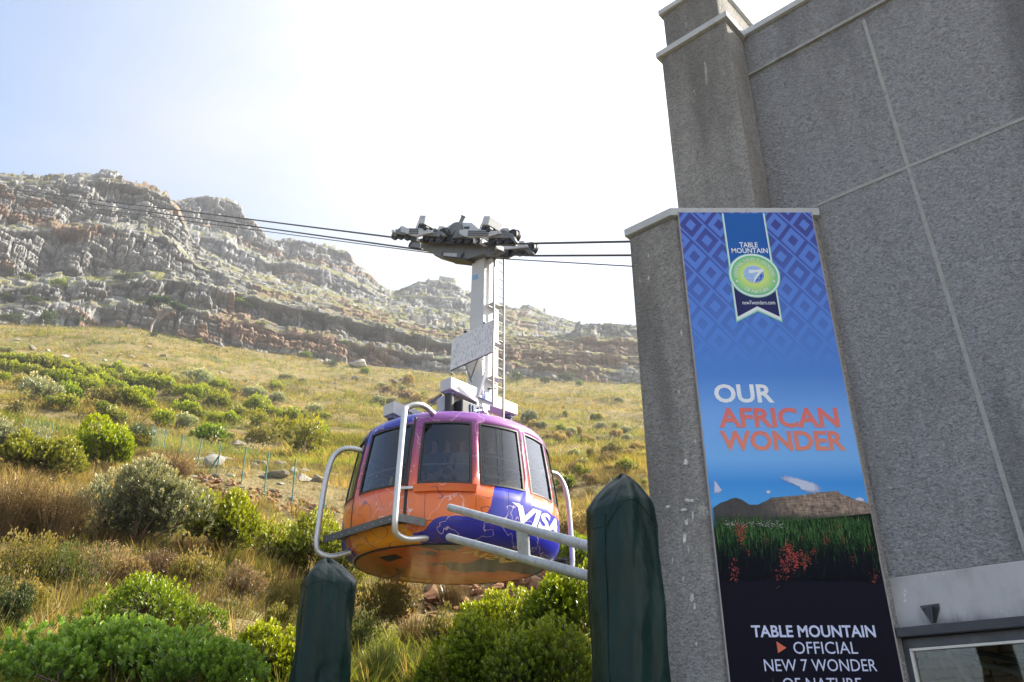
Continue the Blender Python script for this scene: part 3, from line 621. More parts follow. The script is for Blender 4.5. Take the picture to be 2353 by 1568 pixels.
def soft_cloud(pts):
    cx, cy = sum(p[0] for p in pts) / len(pts), sum(p[1] for p in pts) / len(pts); V, S = [bq(cx, cy, .0042)], [1.0]; n = len(pts)
    for k, s_ in ((.5, .85), (1.25, 0.0)):
        for x, y in pts: V.append(bq(cx + (x - cx) * k, cy + (y - cy) * k, .0042)); S.append(s_)
    F = [(0, 1 + i, 1 + (i + 1) % n) for i in range(n)]
    for i in range(n): j = (i + 1) % n; F += [(1 + i, 1 + n + i, 1 + n + j), (1 + i, 1 + n + j, 1 + j)]
    V = [v - wloc(ban) for v in V]; V = [Vector((max(BX0 - ban.location.x + .003, min(BX1 - ban.location.x - .003, v.x)), v.y, v.z)) for v in V]
    link('printed_cloud', mesh_np('printed_cloud', np.array([v[:] for v in V]), F, {'soft': S}), P_CLOUD, ban)
soft_cloud([(1790, 1097), (1805, 1093), (1830, 1098), (1850, 1104), (1872, 1110), (1888, 1120), (1886, 1131), (1866, 1134), (1845, 1128), (1828, 1115), (1805, 1107)])
soft_cloud([(1640, 1104), (1646, 1107), (1652, 1116), (1660, 1128), (1650, 1135), (1640, 1136)]); soft_cloud([(1758, 1128), (1768, 1126), (1773, 1132), (1764, 1136)]); soft_cloud([(1962, 1146), (1975, 1142), (1988, 1148), (1988, 1153), (1970, 1152)])
V, Fq, tn = [], [], []
def blade(x, py, h, w, lean, d, tone):
    b = at_y(x, py, YB - d); i = len(V)
    V.extend([(b.x - w, b.y, b.z), (b.x + w, b.y, b.z), (b.x + lean, b.y, b.z + h)]); Fq.append((i, i + 1, i + 2)); tn.append(tone)
for k in range(3600):
    py = 1196 + 139 * random.random() ** 1.25; l_, r_ = PXL(py); x = random.uniform(l_ + 4, r_ - 5); f = (py - 1190) / 150
    b = at_y(x, py, YB); h = random.uniform(.03, .07) + .20 * f * random.random(); ln = random.gauss(0, .03) * (.4 + f)
    tone = max(0, random.gauss(.50 - 1.25 * max(0, f - .30), .22))
    if not (BX0 + .01 < b.x + ln < BX1 - .01): continue
    blade(x, py, h, .002 + .005 * f, ln, .0062 + .002 * f, tone)
me = mesh_np('printed_reeds', np.array(V) - np.array(wloc(ban)), Fq, {'tone': tn})
t = NT('print_reeds'); P_REED = t.done(t.bsdf(t.ramp(t.attr('tone'), [(.05, (.004, .005, .010)), (.40, (.016, .055, .018)), (.70, (.06, .15, .04)), (1, (.17, .27, .08))]), .5, Specular_IOR_Level=.08))
tag(link('printed_reeds', me, P_REED, ban), kind='stuff')
poly('printed_field', [(1647, 1206), (1800, 1200), (1900, 1190), (2001, 1180), (2020, 1280), (1985, 1290), (1850, 1290), (1700, 1290), (1660, 1285)], flat('print_field_dark', (.005, .010, .007)), .0053)
V, Fq, tn = [], [], []
for k in range(150):
    py = random.gauss(1206, 4); x = random.uniform(1662, 1800); b = at_y(x, py, YB - .0088); i = len(V); s_ = random.uniform(.0018, .005)
    V.extend([(b.x - s_, b.y, b.z - s_ * .5), (b.x + s_, b.y, b.z - s_ * .5), (b.x + s_, b.y, b.z + s_ * .5), (b.x - s_, b.y, b.z + s_ * .5)]); Fq.append((i, i + 1, i + 2, i + 3)); tn.append(0)
tag(link('printed_houses', mesh_np('printed_houses', np.array(V) - np.array(wloc(ban)), Fq), flat('print_houses', (.45, .42, .42)), ban), kind='stuff')
for fx, fy, fs, n in ((1702, 1222, 17, 90), (1812, 1262, 15, 70), (1828, 1285, 17, 70), (1850, 1290, 14, 60), (1806, 1300, 20, 60), (1898, 1244, 10, 40), (1688, 1312, 16, 50), (2010, 1325, 12, 40), (1938, 1240, 7, 25), (2000, 1258, 7, 20), (1910, 1222, 6, 20), (1926, 1205, 8, 20), (1785, 1330, 14, 26), (1760, 1240, 8, 24), (1870, 1265, 9, 26), (1960, 1285, 8, 22), (1720, 1268, 8, 24), (1845, 1235, 7, 20)):
    V, Fq, tn = [], [], []
    for k in range(n):
        yy = random.gauss(0, 1); x, py = fx + random.gauss(0, .55) * fs * (1 - .25 * yy) * .7, fy + yy * fs * .75; l_, r_ = PXL(py)
        if not l_ + 6 < x < r_ - 6: continue
        b = at_y(x, py, YB - .0095 - .002 * random.random()); q = random.uniform(0, 6.28); L_ = fs * random.uniform(.0006, .0014); w = L_ * .20; i = len(V)
        dx, dz = math.cos(q), math.sin(q); V.extend([(b.x - dz * w, b.y, b.z + dx * w), (b.x + dz * w, b.y, b.z - dx * w), (b.x + dx * L_, b.y, b.z + dz * L_)]); Fq.append((i, i + 1, i + 2)); tn.append(random.random() * .7 if fy < 1300 else random.random() * .45)
    t_ = bpy.data.materials.get('print_flower')
    if t_ is None:
        t = NT('print_flower'); t_ = t.done(t.bsdf(t.ramp(t.attr('tone'), [(0, (.10, .010, .007)), (.5, (.46, .032, .014)), (.9, (.68, .13, .03))]), .45))
    tag(link('printed_flower', mesh_np('printed_flower', np.array(V) - np.array(wloc(ban)), Fq, {'tone': tn}), t_, ban), kind='stuff')

# ------------------------------------------------------------------ covered posts
t = NT('green_vinyl'); c = t.coord(); n1 = t.noise(t.mapv(c, (1, 1, .5)), 5, 5, .6); n2 = t.noise(c, 60, 2)
col = t.ramp(n1, [(.3, (.001, .012, .0095)), (.55, (.002, .019, .015)), (.75, (.004, .030, .024))])
col = t.mix(t.math('MULTIPLY', t.step(n2, .68, .76), .12), col, (.06, .10, .10))
M_VINYL = t.done(t.bsdf(col, t.math('ADD', t.math('MULTIPLY', n1, .3), .28), 0, t.bump(t.math('ADD', t.noise(t.mapv(c, (1, 1, .5)), 5, 3, .5, .3), t.math('MULTIPLY', n2, .01)), .6, .06), Specular_IOR_Level=.25))
def cover(x, y, hw, zs, zp, seed, rot, label, rises):
    rs = np.random.default_rng(seed); na, nh = 144, 150; V = np.zeros((nh, na, 3))
    th = np.linspace(0, 2 * math.pi, na, endpoint=False); ph = rs.uniform(0, 6.28, 8)
    for i in range(nh):
        s = i / (nh - 1)
        if s < .80: z_ = zs * s / .80; k = 1.0 + .10 * (1 - s) - .02 * math.sin(s * 9)
        else:
            q = (s - .8) / .2; z_ = zs + (zp - zs) * (q + .10 * math.sin(math.pi * q)); k = max(.004, (1 - q) ** .80)
        n_ = 3.4 - 1.2 * max(0, (s - .8) / .2)
        sup = 1 / (np.abs(np.cos(th)) ** n_ + np.abs(np.sin(th)) ** n_) ** (1 / n_)
        crease = sum(rs_a * np.sin(m * th + p + 2.6 * math.sin(z_ * 1.3 + p) + 1.3 * math.sin(z_ * 3.7 + 2 * p)) for m, p, rs_a in zip((2, 3, 5, 7, 9, 13), ph, (.035, .035, .03, .022, .015, .008)))
        sag = .07 * np.exp(-((z_ - zs) / .22) ** 2) * np.cos(4 * th + ph[6]) + .05 * np.sin(z_ * 9 + 3 * np.sin(th + ph[7])) * np.exp(-((z_ - zs + .25) / .3) ** 2)
        seam = -.018 * math.exp(-((z_ - zs + .005) / .012) ** 2)
        cu_, cv_ = np.cos(th) * 1.6 + seed, np.sin(th) * 1.6 + z_ * 2.6; rid = np.abs(fbm(cu_ + 1.2 * np.sin(th), cv_, seed, 3) - .5); crease = crease - .10 * np.clip(.10 - rid, 0, 1) / .10 * .35 + .05 * (fbm(cu_ * .8, cv_ * .6, seed + 9, 2) - .5)
        rad = hw * k * sup * (1 + (crease + sag) * (1 if s < .8 else (1 - (s - .8) / .2)) + seam)
        qq = max(0, (s - .8) / .2); V[i, :, 0] = rad * np.cos(th + rot) + hw * .16 * qq * math.cos(ph[3]); V[i, :, 1] = rad * np.sin(th + rot) + hw * .16 * qq * math.sin(ph[3]); V[i, :, 2] = z_ - (.03 * np.cos(2 * th + ph[5]) * hw / .18 * (1 - abs(2 * s - 1.6) if s > .6 else 0))
    ix = np.arange(na * nh).reshape(nh, na); nx = np.roll(ix, -1, 1)
    F = np.stack([ix[:-1], nx[:-1], nx[1:], ix[1:]], -1).reshape(-1, 4)
    root = thing('covered_post', label, 'covered post', (x, y, 0))
    link('cover', mesh_np('cover', V.reshape(-1, 3), F, smooth=True), M_VINYL, root)
    k0 = 5
    for q in (0.6, 3.6):
        j = int(q / 6.283 * na); pts = [root.location + Vector(V[i, j]) * 1.0 + Vector((math.cos(q + rot), math.sin(q + rot), 0)) * .002 for i in range(6, 121, 4)]
        m_ = MB(); m_.tube(pts, .006, 6); m_.build('seam', M_VINYL, root, smooth='all')
    i = 117; pts = [root.location + Vector(V[i + int(round(2.2 * math.sin(3 * 6.283 * j / na + ph[0])))  , j % na]) - UP * 0 for j in range(na + 1)]; m_ = MB(); m_.tube(pts, .0035, 6); m_.build('hem', M_VINYL, root, smooth='all')
    m_ = MB(); m_.lathe((x, y, 0), [(.05, 0), (.05, zs * .98)], 12); m_.build('pole', M_STEEL_D, root)
cover(-1.372, 6.4, .19, 2.80, 2.965, 3, .35, 'dark green vinyl-covered post below the cable car, the farther and smaller one', 0)
cover(.602, 4.6, .172, 2.86, 3.06, 11, .5, 'dark green vinyl-covered post beside the pillar, the nearer and bigger one', 0)

# galvanised docking rails
t = NT('galvanised_steel'); c = t.coord(); v = t.n('ShaderNodeTexVoronoi', {'Vector': c, 'Scale': 38.0}); n1 = t.noise(c, 5, 5, .6); n2 = t.noise(t.mapv(c, (1, 1, .3)), 16, 4)
col = t.ramp(t.math('ADD', t.math('MULTIPLY', v.outputs['Color'], .25), t.math('MULTIPLY', n1, .75)), [(.3, (.30, .32, .34)), (.7, (.50, .52, .54))]); col = t.mix(t.math('MULTIPLY', t.step(n2, .62, .72), .6), col, (.33, .29, .24))
M_GALV = t.done(t.bsdf(col, .5, .35, t.bump(n2, .15, .01)))
rail = thing('docking_rail', 'pair of sloping galvanised guide rails pointing at the cable car', 'guide rail', tuple(at_y(1210, 1240, 9.0)))
def rail_pts(l, r, yl, yr): a_, b_ = at_y(*l, yl), at_y(*r, yr); return [a_, b_, b_ + (b_ - a_) * .12]
ra, rb = rail_pts((1034, 1166.5), (1346, 1254), 11.0, 7.6), rail_pts((1032, 1235), (1346, 1323), 11.0, 7.6)
for p in (ra, rb): 
    mb = MB(); mb.tube(p, .05, 18); mb.build('rail', M_GALV, rail, smooth=True)
lerp = lambda p, k: p[0].lerp(p[1], k)
p0, p1, p2, p3 = lerp(ra, .60), lerp(ra, .675), lerp(rb, .69), lerp(rb, .615); sd_ = Vector((.9, .43, 0)) * .012
mb = MB(); mb.prism([p0 - sd_ * 2.5, p1 - sd_ * 2.5, p2 - sd_ * 2.5, p3 - sd_ * 2.5], sd_ * 2); mb.build('web_plate', M_GALV, rail, bevel=.003)
mb = MB(); mb.tube([ra[2], Vector((ra[2].x, ra[2].y, 0))], .07, 16); mb.tube([rb[2], Vector((rb[2].x, rb[2].y, .0))], .06, 16); mb.build('support', M_GALV, rail, smooth=True)
# ------------------------------------------------------------------ cable car
CX, CY = -1.236, 17.0; CZ = EYE.z                      # heights below are given above the eye
ZB, ZBELT, ZW0, ZW1, ZR = 3.52, 3.86, 4.56, 5.84, 6.28
car = thing('cable_car', 'round orange, blue and purple cable car cabin hanging from its ropes', 'cable car', (CX, CY, CZ))
PROF = [(1.90, 3.505), (1.965, 3.535), (2.05, 3.60), (2.125, 3.69), (2.175, 3.78), (2.20, 3.88), (2.215, 4.05), (2.215, 4.3), (2.205, 4.56), (2.17, 4.85), (2.125, 5.15), (2.075, 5.45), (2.01, 5.84), (1.965, 5.96), (1.89, 6.07), (1.74, 6.16), (1.4, 6.24), (.8, 6.28), (.001, 6.30)]
def rad(z): return float(np.interp(z, [p[1] for p in PROF], [p[0] for p in PROF]))
def cyl(th, z, dr=0): r = rad(z) + dr; return Vector((CX + r * math.sin(R(th)), CY - r * math.cos(R(th)), CZ + z))
WINS = [(-89, -78.5), (-77.5, -57.5), (-51, -19.8), (-13.6, 13.2), (17.2, 42.2), (46.2, 67.5), (70, 88), (91, 109), (129, 160), (166.4, 193.2), (197, 222), (226, 247.5), (250, 268)]
# livery
t = NT('cabin_livery'); c = t.coord(); sx = t.n('ShaderNodeSeparateXYZ', {0: c})
th = t.math('DIVIDE', t.math('ARCTAN2', sx.outputs[0], t.math('MULTIPLY', sx.outputs[1], -1.0)), math.pi)     # -1..1
th01 = t.math('ADD', t.math('MULTIPLY', th, .5), .5); zz = sx.outputs[2]
nw = t.noise(c, 1.6, 3, .5); wob = t.math('MULTIPLY', t.math('SUBTRACT', nw, .5), .22)
def curve(pts):
    x = t.n('ShaderNodeFloatCurve'); t.set(x.inputs['Value'], th01); cu = x.mapping.curves[0]
    P_ = [((a + 180) / 360, b) for a, b in pts]
    while len(cu.points) < len(P_): cu.points.new(.5, .5)
    for q, (a, b) in zip(cu.points, P_): q.location = (a, b); q.handle_type = 'VECTOR'
    x.mapping.update(); return x.outputs[0]
def zcurve(pts): return t.math('ADD', t.math('MULTIPLY', curve([(a, (b - 3.3) / 3.2) for a, b in pts]), 3.2), 3.3)
ORANGE, CORAL, MAG, PURP, BLUE, YEL, RUST = (.78, .17, .028), (.62, .10, .05), (.36, .055, .12), (.20, .055, .33), (.012, .018, .36), (.80, .34, .012), (.55, .07, .02)
base = t.ramp(t.n('ShaderNodeMapRange', {0: t.math('ADD', zz, wob), 1: 3.4, 2: 6.3}).outputs[0], [(.0, ORANGE), (.32, ORANGE), (.43, CORAL), (.60, MAG), (.80, (.30, .06, .22)), (.93, PURP)])
z2 = t.math('ADD', zz, t.math('MULTIPLY', wob, .8))
blue_lo = t.math('LESS_THAN', z2, zcurve([(-180, 4.3), (-150, 4.4), (-120, 4.35), (-98, 4.5), (-76, 4.48), (-71, 4.3), (-66, 4.02), (-62, 3.4), (-40, 3.35), (-28, 3.42), (-18, 3.66), (-9, 3.72), (-4, 3.90), (2, 3.95), (12, 3.94), (22, 4.05), (25, 4.66), (38, 4.70), (44, 4.58), (52, 4.42), (66, 4.30), (80, 4.36), (100, 4.62), (130, 4.4), (180, 4.3)]))
blue_hi = t.math('MULTIPLY', t.math('GREATER_THAN', z2, zcurve([(-180, 6.5), (-140, 5.7), (-100, 5.66), (-60, 5.58), (-36, 5.72), (-27, 5.82), (-21, 5.9), (-16, 6.45), (180, 6.5)])), 1.0)
yel = t.math('LESS_THAN', z2, zcurve([(-180, 3.3), (-66, 3.3), (-60, 3.5), (-57, 4.0), (-48, 3.92), (-20, 3.86), (-14, 3.6), (-8, 3.3), (180, 3.3)]))
rust = t.math('MULTIPLY', t.math('LESS_THAN', z2, 3.86), t.math('LESS_THAN', th, -58 / 180))
col = t.mix(rust, base, RUST); col = t.mix(yel, col, YEL)
col = t.mix(blue_hi, col, BLUE); b_ = t.math('MULTIPLY', blue_lo, t.math('SUBTRACT', 1.0, t.math('MULTIPLY', yel, 1.0))); col = t.mix(b_, col, BLUE)
# contour-map lines
nl = t.noise(t.mapv(c, (1, 1, 1.2)), 1.15, 2, .45); iso = t.math('ABSOLUTE', t.math('SUBTRACT', t.math('FRACT', t.math('MULTIPLY', nl, 9.0)), .5)); ln1 = t.math('LESS_THAN', iso, .035)
nl2 = t.noise(t.mapv(c, (1, 1, 1), loc=(7, 3, 1)), 1.7, 3, .5); iso2 = t.math('ABSOLUTE', t.math('SUBTRACT', t.math('FRACT', t.math('MULTIPLY', nl2, 3.4)), .5)); ln2 = t.math('LESS_THAN', iso2, .016)
reg = t.step(t.noise(t.mapv(c, loc=(2, 9, 4)), .9, 2), .44, .5)
col = t.mix(t.math('MULTIPLY', t.math('MULTIPLY', ln1, reg), .72), col, (.10, .03, .10)); col = t.mix(t.math('MULTIPLY', ln2, .62), col, (.80, .62, .66))
grime = t.noise(t.mapv(c, (1, 1, .3)), 4, 5, .6); col = t.mix(t.math('MULTIPLY', t.step(grime, .58, .75), .22), col, (.16, .12, .10))
M_LIV = t.done(t.bsdf(col, t.math('ADD', .24, t.math('MULTIPLY', grime, .14)), 0, None, Coat_Weight=.35, Coat_Roughness=.12))
t = NT('cabin_underside'); c = t.coord(); n1 = t.noise(t.mapv(c, loc=(1.3, 0, 0)), .75, 3, .5); n2 = t.noise(c, 5, 5, .65); sx = t.n('ShaderNodeSeparateXYZ', {0: c})
f = t.math('ADD', n1, t.math('MULTIPLY', sx.outputs[0], .10)); f = t.math('SUBTRACT', f, t.math('MULTIPLY', sx.outputs[1], .085))
col = t.ramp(f, [(.30, (.60, .24, .012)), (.45, (.75, .20, .022)), (.55, (.62, .12, .02)), (.615, (.55, .10, .02)), (.62, (.012, .016, .12)), (.9, (.010, .014, .10))]); col = t.mix(t.math('MULTIPLY', t.step(n2, .55, .7), .5), col, (.07, .035, .02))
M_UND = t.done(t.bsdf(col, .16, 0, t.bump(n1, .04, .02), Specular_IOR_Level=.2))
M_RUB = pmat('black_rubber', (.02, .02, .022), .55, 0, .2, 12)
M_IN = pmat('cabin_interior', (.05, .05, .055), .6)
M_ALU = pmat('brushed_steel', (.56, .57, .58), .38, .55, .12, 10, .05, (.42, .41, .40))
M_WHITE = pmat('white_paint', (.50, .505, .51), .45, 0, .08, 4, .05, (.46, .46, .45))
M_GREYP = pmat('grey_paint', (.47, .48, .50), .5, .1, .14, 5, .1, (.2, .2, .2))
M_DARKM = pmat('oily_steel', (.03, .03, .034), .5, .4, .35, 12, .2, (.10, .09, .08))
M_DIRTM = pmat('weathered_steel', (.155, .16, .165), .55, .3, .35, 5, .2, (.08, .075, .07))
t = NT('cabin_glass'); fr = t.n('ShaderNodeFresnel', {'IOR': 1.52}); c = t.coord(); bp_ = t.bump(t.noise(c, 1.4, 2), .05, .05)
gl = t.n('ShaderNodeBsdfGlossy', {'Roughness': .03, 'Color': (.9, .93, 1, 1), 'Normal': bp_})
m1 = t.n('ShaderNodeMixShader', {0: t.math('ADD', t.math('MULTIPLY', fr.outputs[0], 1.15), .015, clamp=True), 1: t.n('ShaderNodeBsdfTransparent', {0: (.42, .45, .49, 1)}).outputs[0], 2: gl.outputs[0]})
M_CGLASS = t.done(m1.outputs[0])
# body shell with the window bays left open
edges = sorted(set([-90.0] + [e for w in WINS for e in w] + [-56.0, -18.8, 124, 161.2]))
ths = []
for a_, b_ in zip(edges, edges[1:] + [270.0]):
    n_ = max(1, int(round((b_ - a_) / 3.4)))
    ths += [a_ + (b_ - a_) * k / n_ for k in range(n_)]
zs_ = [p[1] for p in PROF]; i0, i1 = zs_.index(4.56), zs_.index(5.84)
def in_win(a_): return any(w0 - 1e-3 <= a_ < w1 - 1e-3 for w0, w1 in WINS)
mb = MB(); nT = len(ths)
for r_, z_ in PROF:
    for a_ in ths: mb.v.append(Vector((CX + r_ * math.sin(R(a_)), CY - r_ * math.cos(R(a_)), CZ + z_)))
for i in range(len(PROF) - 1):
    for k in range(nT):
        if i0 <= i < i1 and in_win(ths[k]): continue
        mb.f.append([i * nT + k, i * nT + (k + 1) % nT, (i + 1) * nT + (k + 1) % nT, (i + 1) * nT + k]); mb.m.append(0)
body = mb.build('cabin_body', M_LIV, car, smooth='all'); so_ = body.modifiers.new('shell', 'SOLIDIFY'); so_.thickness = .05; so_.offset = -1 
mb = MB(); mb.lathe((CX, CY, CZ + 3.50), [(.001, 0), (1.895, 0), (1.895, .02), (.001, .02)], 72, caps=False); und = mb.build('underside', M_UND, car)
mb = MB(); mb.lathe((CX, CY, CZ), [(1.88, 3.495), (1.915, 3.495), (1.925, 3.515), (1.90, 3.53)], 72, caps=False); mb.build('rim', M_RUB, car, smooth=True)
mb = MB(); mb.lathe((CX, CY, CZ), [(.001, 3.92), (2.1, 3.92), (2.1, 3.96), (.001, 3.96)], 48, caps=False); mb.build('floor', M_IN, car)
mb = MB(); mb.lathe((CX, CY, CZ), [(.001, 5.99), (1.88, 5.99), (1.88, 5.94), (.001, 5.94)], 48, caps=False); mb.build('ceiling', M_IN, car)
# the plinth wall inside, and the lift column in the middle
mb = MB(); mb.lathe((CX, CY, CZ), [(2.12, 3.96), (2.12, 4.55)], 48, caps=False); mb.build('inner_lining', M_IN, car)
mb = MB(); mb.box((CX + .25, CY + .55, CZ + 4.95), (.75, .35, 1.98)); mb.build('control_cabinet', M_IN, car, bevel=.03)
# belt seam and door edges
mb = MB()
ring = lambda z, a0, a1, dr, n: [cyl(a0 + (a1 - a0) * k / n, z, dr) for k in range(n + 1)]
mb.tube(ring(3.87, 0, 360, -.004, 90), .007, 5, False); mb.build('belt_seam', M_RUB, car)
for a0 in (-56, 124): 
    for a_, w in ((a0, .018), (a0 + 37.2, .035)):
        mb = MB(); mb.tube([cyl(a_, z, -.004) for z in np.linspace(3.9, 5.97, 14)], w, 6); mb.build('door_seal', M_RUB, car)
for a_ in (-9, 15.2, 32, 48, 60): mb = MB(); mb.tube([cyl(a_, z, -.0015) for z in np.linspace(3.9, 4.5, 6)], .004, 5); mb.build('panel_seam', M_RUB, car)
# windows: frame with its pane
for w0, w1 in WINS:
    fm = MB(); n_ = 8; A0, A1 = w0 + .15, w1 - .15; bw = .038
    def strip(pa, pb):  # quad strip between two paths, given outward depth
        for q in range(len(pa) - 1): fm.add([pa[q], pa[q + 1], pb[q + 1], pb[q]], [(0, 1, 2, 3)])
    da = math.degrees(bw / 2.1)
    for z0, z1 in ((ZW0 + .005, ZW0 + bw), (ZW1 - bw, ZW1 - .005)):
        fm.prism([], (0, 0, 0)) if False else None
        for q in range(n_):
            a_, b_ = A0 + (A1 - A0) * q / n_, A0 + (A1 - A0) * (q + 1) / n_
            o = [cyl(a_, z0, .008), cyl(b_, z0, .008), cyl(b_, z1, .008), cyl(a_, z1, .008)]; i_ = [cyl(a_, z0, -.05), cyl(b_, z0, -.05), cyl(b_, z1, -.05), cyl(a_, z1, -.05)]
            fm.add(o + i_, [(0, 1, 2, 3), (4, 7, 6, 5), (0, 4, 5, 1), (3, 2, 6, 7)])
    for a_, b_ in ((A0, A0 + da), (A1 - da, A1)):
        zl = np.linspace(ZW0 + bw, ZW1 - bw, 6)
        for z0, z1 in zip(zl, zl[1:]):
            o = [cyl(a_, z0, .008), cyl(b_, z0, .008), cyl(b_, z1, .008), cyl(a_, z1, .008)]; i_ = [cyl(a_, z0, -.05), cyl(b_, z0, -.05), cyl(b_, z1, -.05), cyl(a_, z1, -.05)]
            fm.add(o + i_, [(0, 1, 2, 3), (4, 7, 6, 5), (0, 3, 7, 4), (1, 5, 6, 2)])
    fo = fm.build('window', M_RUB, car)
    nz_ = 7; VV = []; FF = []
    for i in range(nz_):
        for q in range(n_ + 1): VV.append(cyl(A0 + .3 + (A1 - A0 - .6) * q / n_, ZW0 + .02 + (ZW1 - ZW0 - .04) * i / (nz_ - 1), -.02))
    for i in range(nz_ - 1):
        for q in range(n_): k_ = i * (n_ + 1) + q; FF.append((k_, k_ + 1, k_ + n_ + 2, k_ + n_ + 1))
    pm = MB(); pm.add(VV, FF); pm.build('pane', M_CGLASS, fo, smooth='all')
for k, z_ in enumerate((4.78, 4.98, 5.18)):
    mb = MB(); mb.tube(ring(z_, 17.6, 67, -.10, 16), .010, 6); mb.build('inner_bar', M_WHITE, car)
mb = MB(); mb.tube(ring(4.98, -50, 13, -.12, 20), .016, 6); mb.build('hand_rail', M_WHITE, car)
mb = MB(); mb.tube(ring(4.98, 90, 260, -.12, 40), .016, 6); mb.build('hand_rail', M_WHITE, car)
# ledge under the front window
mb = MB()
for q in range(9):
    a_, b_ = -14.5 + 29.5 * q / 9, -14.5 + 29.5 * (q + 1) / 9
    o = [cyl(a_, 4.40, .05), cyl(b_, 4.40, .05), cyl(b_, 4.535, .085), cyl(a_, 4.535, .085)]; i_ = [cyl(a_, 4.40, -.01), cyl(b_, 4.40, -.01), cyl(b_, 4.545, -.01), cyl(a_, 4.545, -.01)]
    mb.add(o + i_, [(0, 1, 2, 3), (4, 7, 6, 5), (0, 4, 5, 1), (3, 2, 6, 7)] + ([(0, 3, 7, 4)] if q == 0 else []) + ([(1, 5, 6, 2)] if q == 8 else []))
mb.build('sill_ledge', M_LIV, car)
# lettering wrapped round the shell
def wrap_text(s, th0, th1, z0, z1, m, bold=.02, shear=.25, dr=.006, name='lettering', extra=None):
    me, co = text_mesh(s, bold, shear); lo, hi = co.min(0), co.max(0)
    bm = bmesh.new(); bm.from_mesh(me); bmesh.ops.triangulate(bm, faces=bm.faces); bmesh.ops.subdivide_edges(bm, edges=[e for e in bm.edges if e.calc_length() > .15], cuts=2, use_grid_fill=False); bmesh.ops.triangulate(bm, faces=bm.faces); bm.to_mesh(me); bm.free()
    for v in me.vertices:
        a_ = th0 + (v.co.x - lo[0]) / (hi[0] - lo[0]) * (th1 - th0); z_ = z0 + (v.co.y - lo[1]) / (hi[1] - lo[1]) * (z1 - z0); v.co = cyl(a_, z_, dr) - wloc(car)
    return link(name, me, m, car)
M_LET = pmat('lettering_white', (.72, .73, .78), .35, 0, .04)
wrap_text('VISA', 37, 74, 3.93, 4.28, M_LET, .035, .28)
wing = [(33.5, 4.30), (38.5, 4.30), (41, 4.20), (42.2, 4.02), (40.2, 4.00), (38.0, 4.20), (36.0, 4.26)]
mb = MB(); mb.add([cyl(a_, z_, .0065) for a_, z_ in wing], [list(range(len(wing)))]); mb.build('lettering', M_LET, car)
# underside: hatch, drain elbow and lettering
ub = lambda px, py, dz=0: EYE + ray(px, py) * ((CZ + 3.50 - dz - EYE.z) / ray(px, py).z)
mb = MB(); hp = [ub(872, 1280.5), ub(908, 1274), ub(925, 1281), ub(893, 1290)]; mb.prism([p - UP * .012 for p in hp], UP * .011); mb.build('hatch', M_RUB, car)
dp = ub(920, 1309); M_BRASS = pmat('drain_brass', (.30, .22, .11), .45, .5, .3, 9, .1)
mb = MB(); mb.tube(smooth_path([dp + UP * .01, dp - UP * .06, dp + Vector((-.03, -.02, -.12)), dp + Vector((-.12, -.05, -.19)), dp + Vector((-.17, -.07, -.22))], 4), .05, 14); mb.lathe(dp - UP * .018, [(.085, 0), (.085, .017)], 20); mb.build('drain_pipe', M_BRASS, car, smooth=True)
M_YLET = pmat('lettering_yellow', (.78, .60, .16), .3, 0, .05)
def flat_text(s, p0, p1, hgt, m, flip=False):
    """yellow lettering lying on the underside, read along p0 -> p1"""
    me, co = text_mesh(s, .035, .28); lo, hi = co.min(0), co.max(0); d_ = (p1 - p0); up_ = Vector((-d_.y, d_.x, 0)).normalized() * hgt
    for v in me.vertices: v.co = p0 + d_ * ((v.co.x - lo[0]) / (hi[0] - lo[0])) + up_ * ((v.co.y - lo[1]) / (hi[1] - lo[1])) - UP * .004 - wloc(car)
    return link('lettering', me, m, car)
flat_text('VISA', ub(1090, 1263), ub(1190, 1290), .34, M_YLET); flat_text('VISA', ub(1000, 1334), ub(880, 1320), -.30, M_YLET)
# door step platforms and tube guards
def platform(ths3, z):
    a0, a1 = ths3; p = lambda a_, r_, z_: Vector((CX + r_ * math.sin(R(a_)), CY - r_ * math.cos(R(a_)), CZ + z_))
    o0, o1 = p(a0, 2.57, z), p(a1, 2.69, z); i0_, i1_ = p(a0 + 2, 2.16, z), p(a1 + 9, 2.20, z)
    arc = [p(a0 + 2 + (a1 + 9 - a0 - 2) * k / 10, 2.20, z) for k in range(11)]
    mb = MB(); mb.prism([o0, o1] + arc[::-1], UP * -.03); mb.build('step_plate', M_STEEL_D, car)
    mb = MB(); n_ = (o1 - o0).cross(UP).normalized(); n_ = n_ if n_.dot(o0 - Vector((CX, CY, o0.z))) > 0 else -n_
    mb.prism([o0 - UP * .11, o1 - UP * .11, o1 + UP * .03, o0 + UP * .03], n_ * .02); mb.prism([o1 - UP * .10, i1_ - UP * .10, i1_ + UP * .04, o1 + UP * .04], (o1 - o0).normalized() * .02)
    mb.build('step_edge', pmat('step_edge_steel', (.10, .105, .11), .5, .3, .3, 9), car, bevel=.004)
    for k in range(9):
        q = o0.lerp(o1, (k + .5) / 9) + n_ * .021 - UP * .05; m2 = MB(); m2.lathe(q, [(.012, 0), (.012, .008)], 6, axis=n_); m2.build('bolt', M_ALU, car)
platform((-69, -17.5), 3.86); platform((111, 162.5), 3.86)
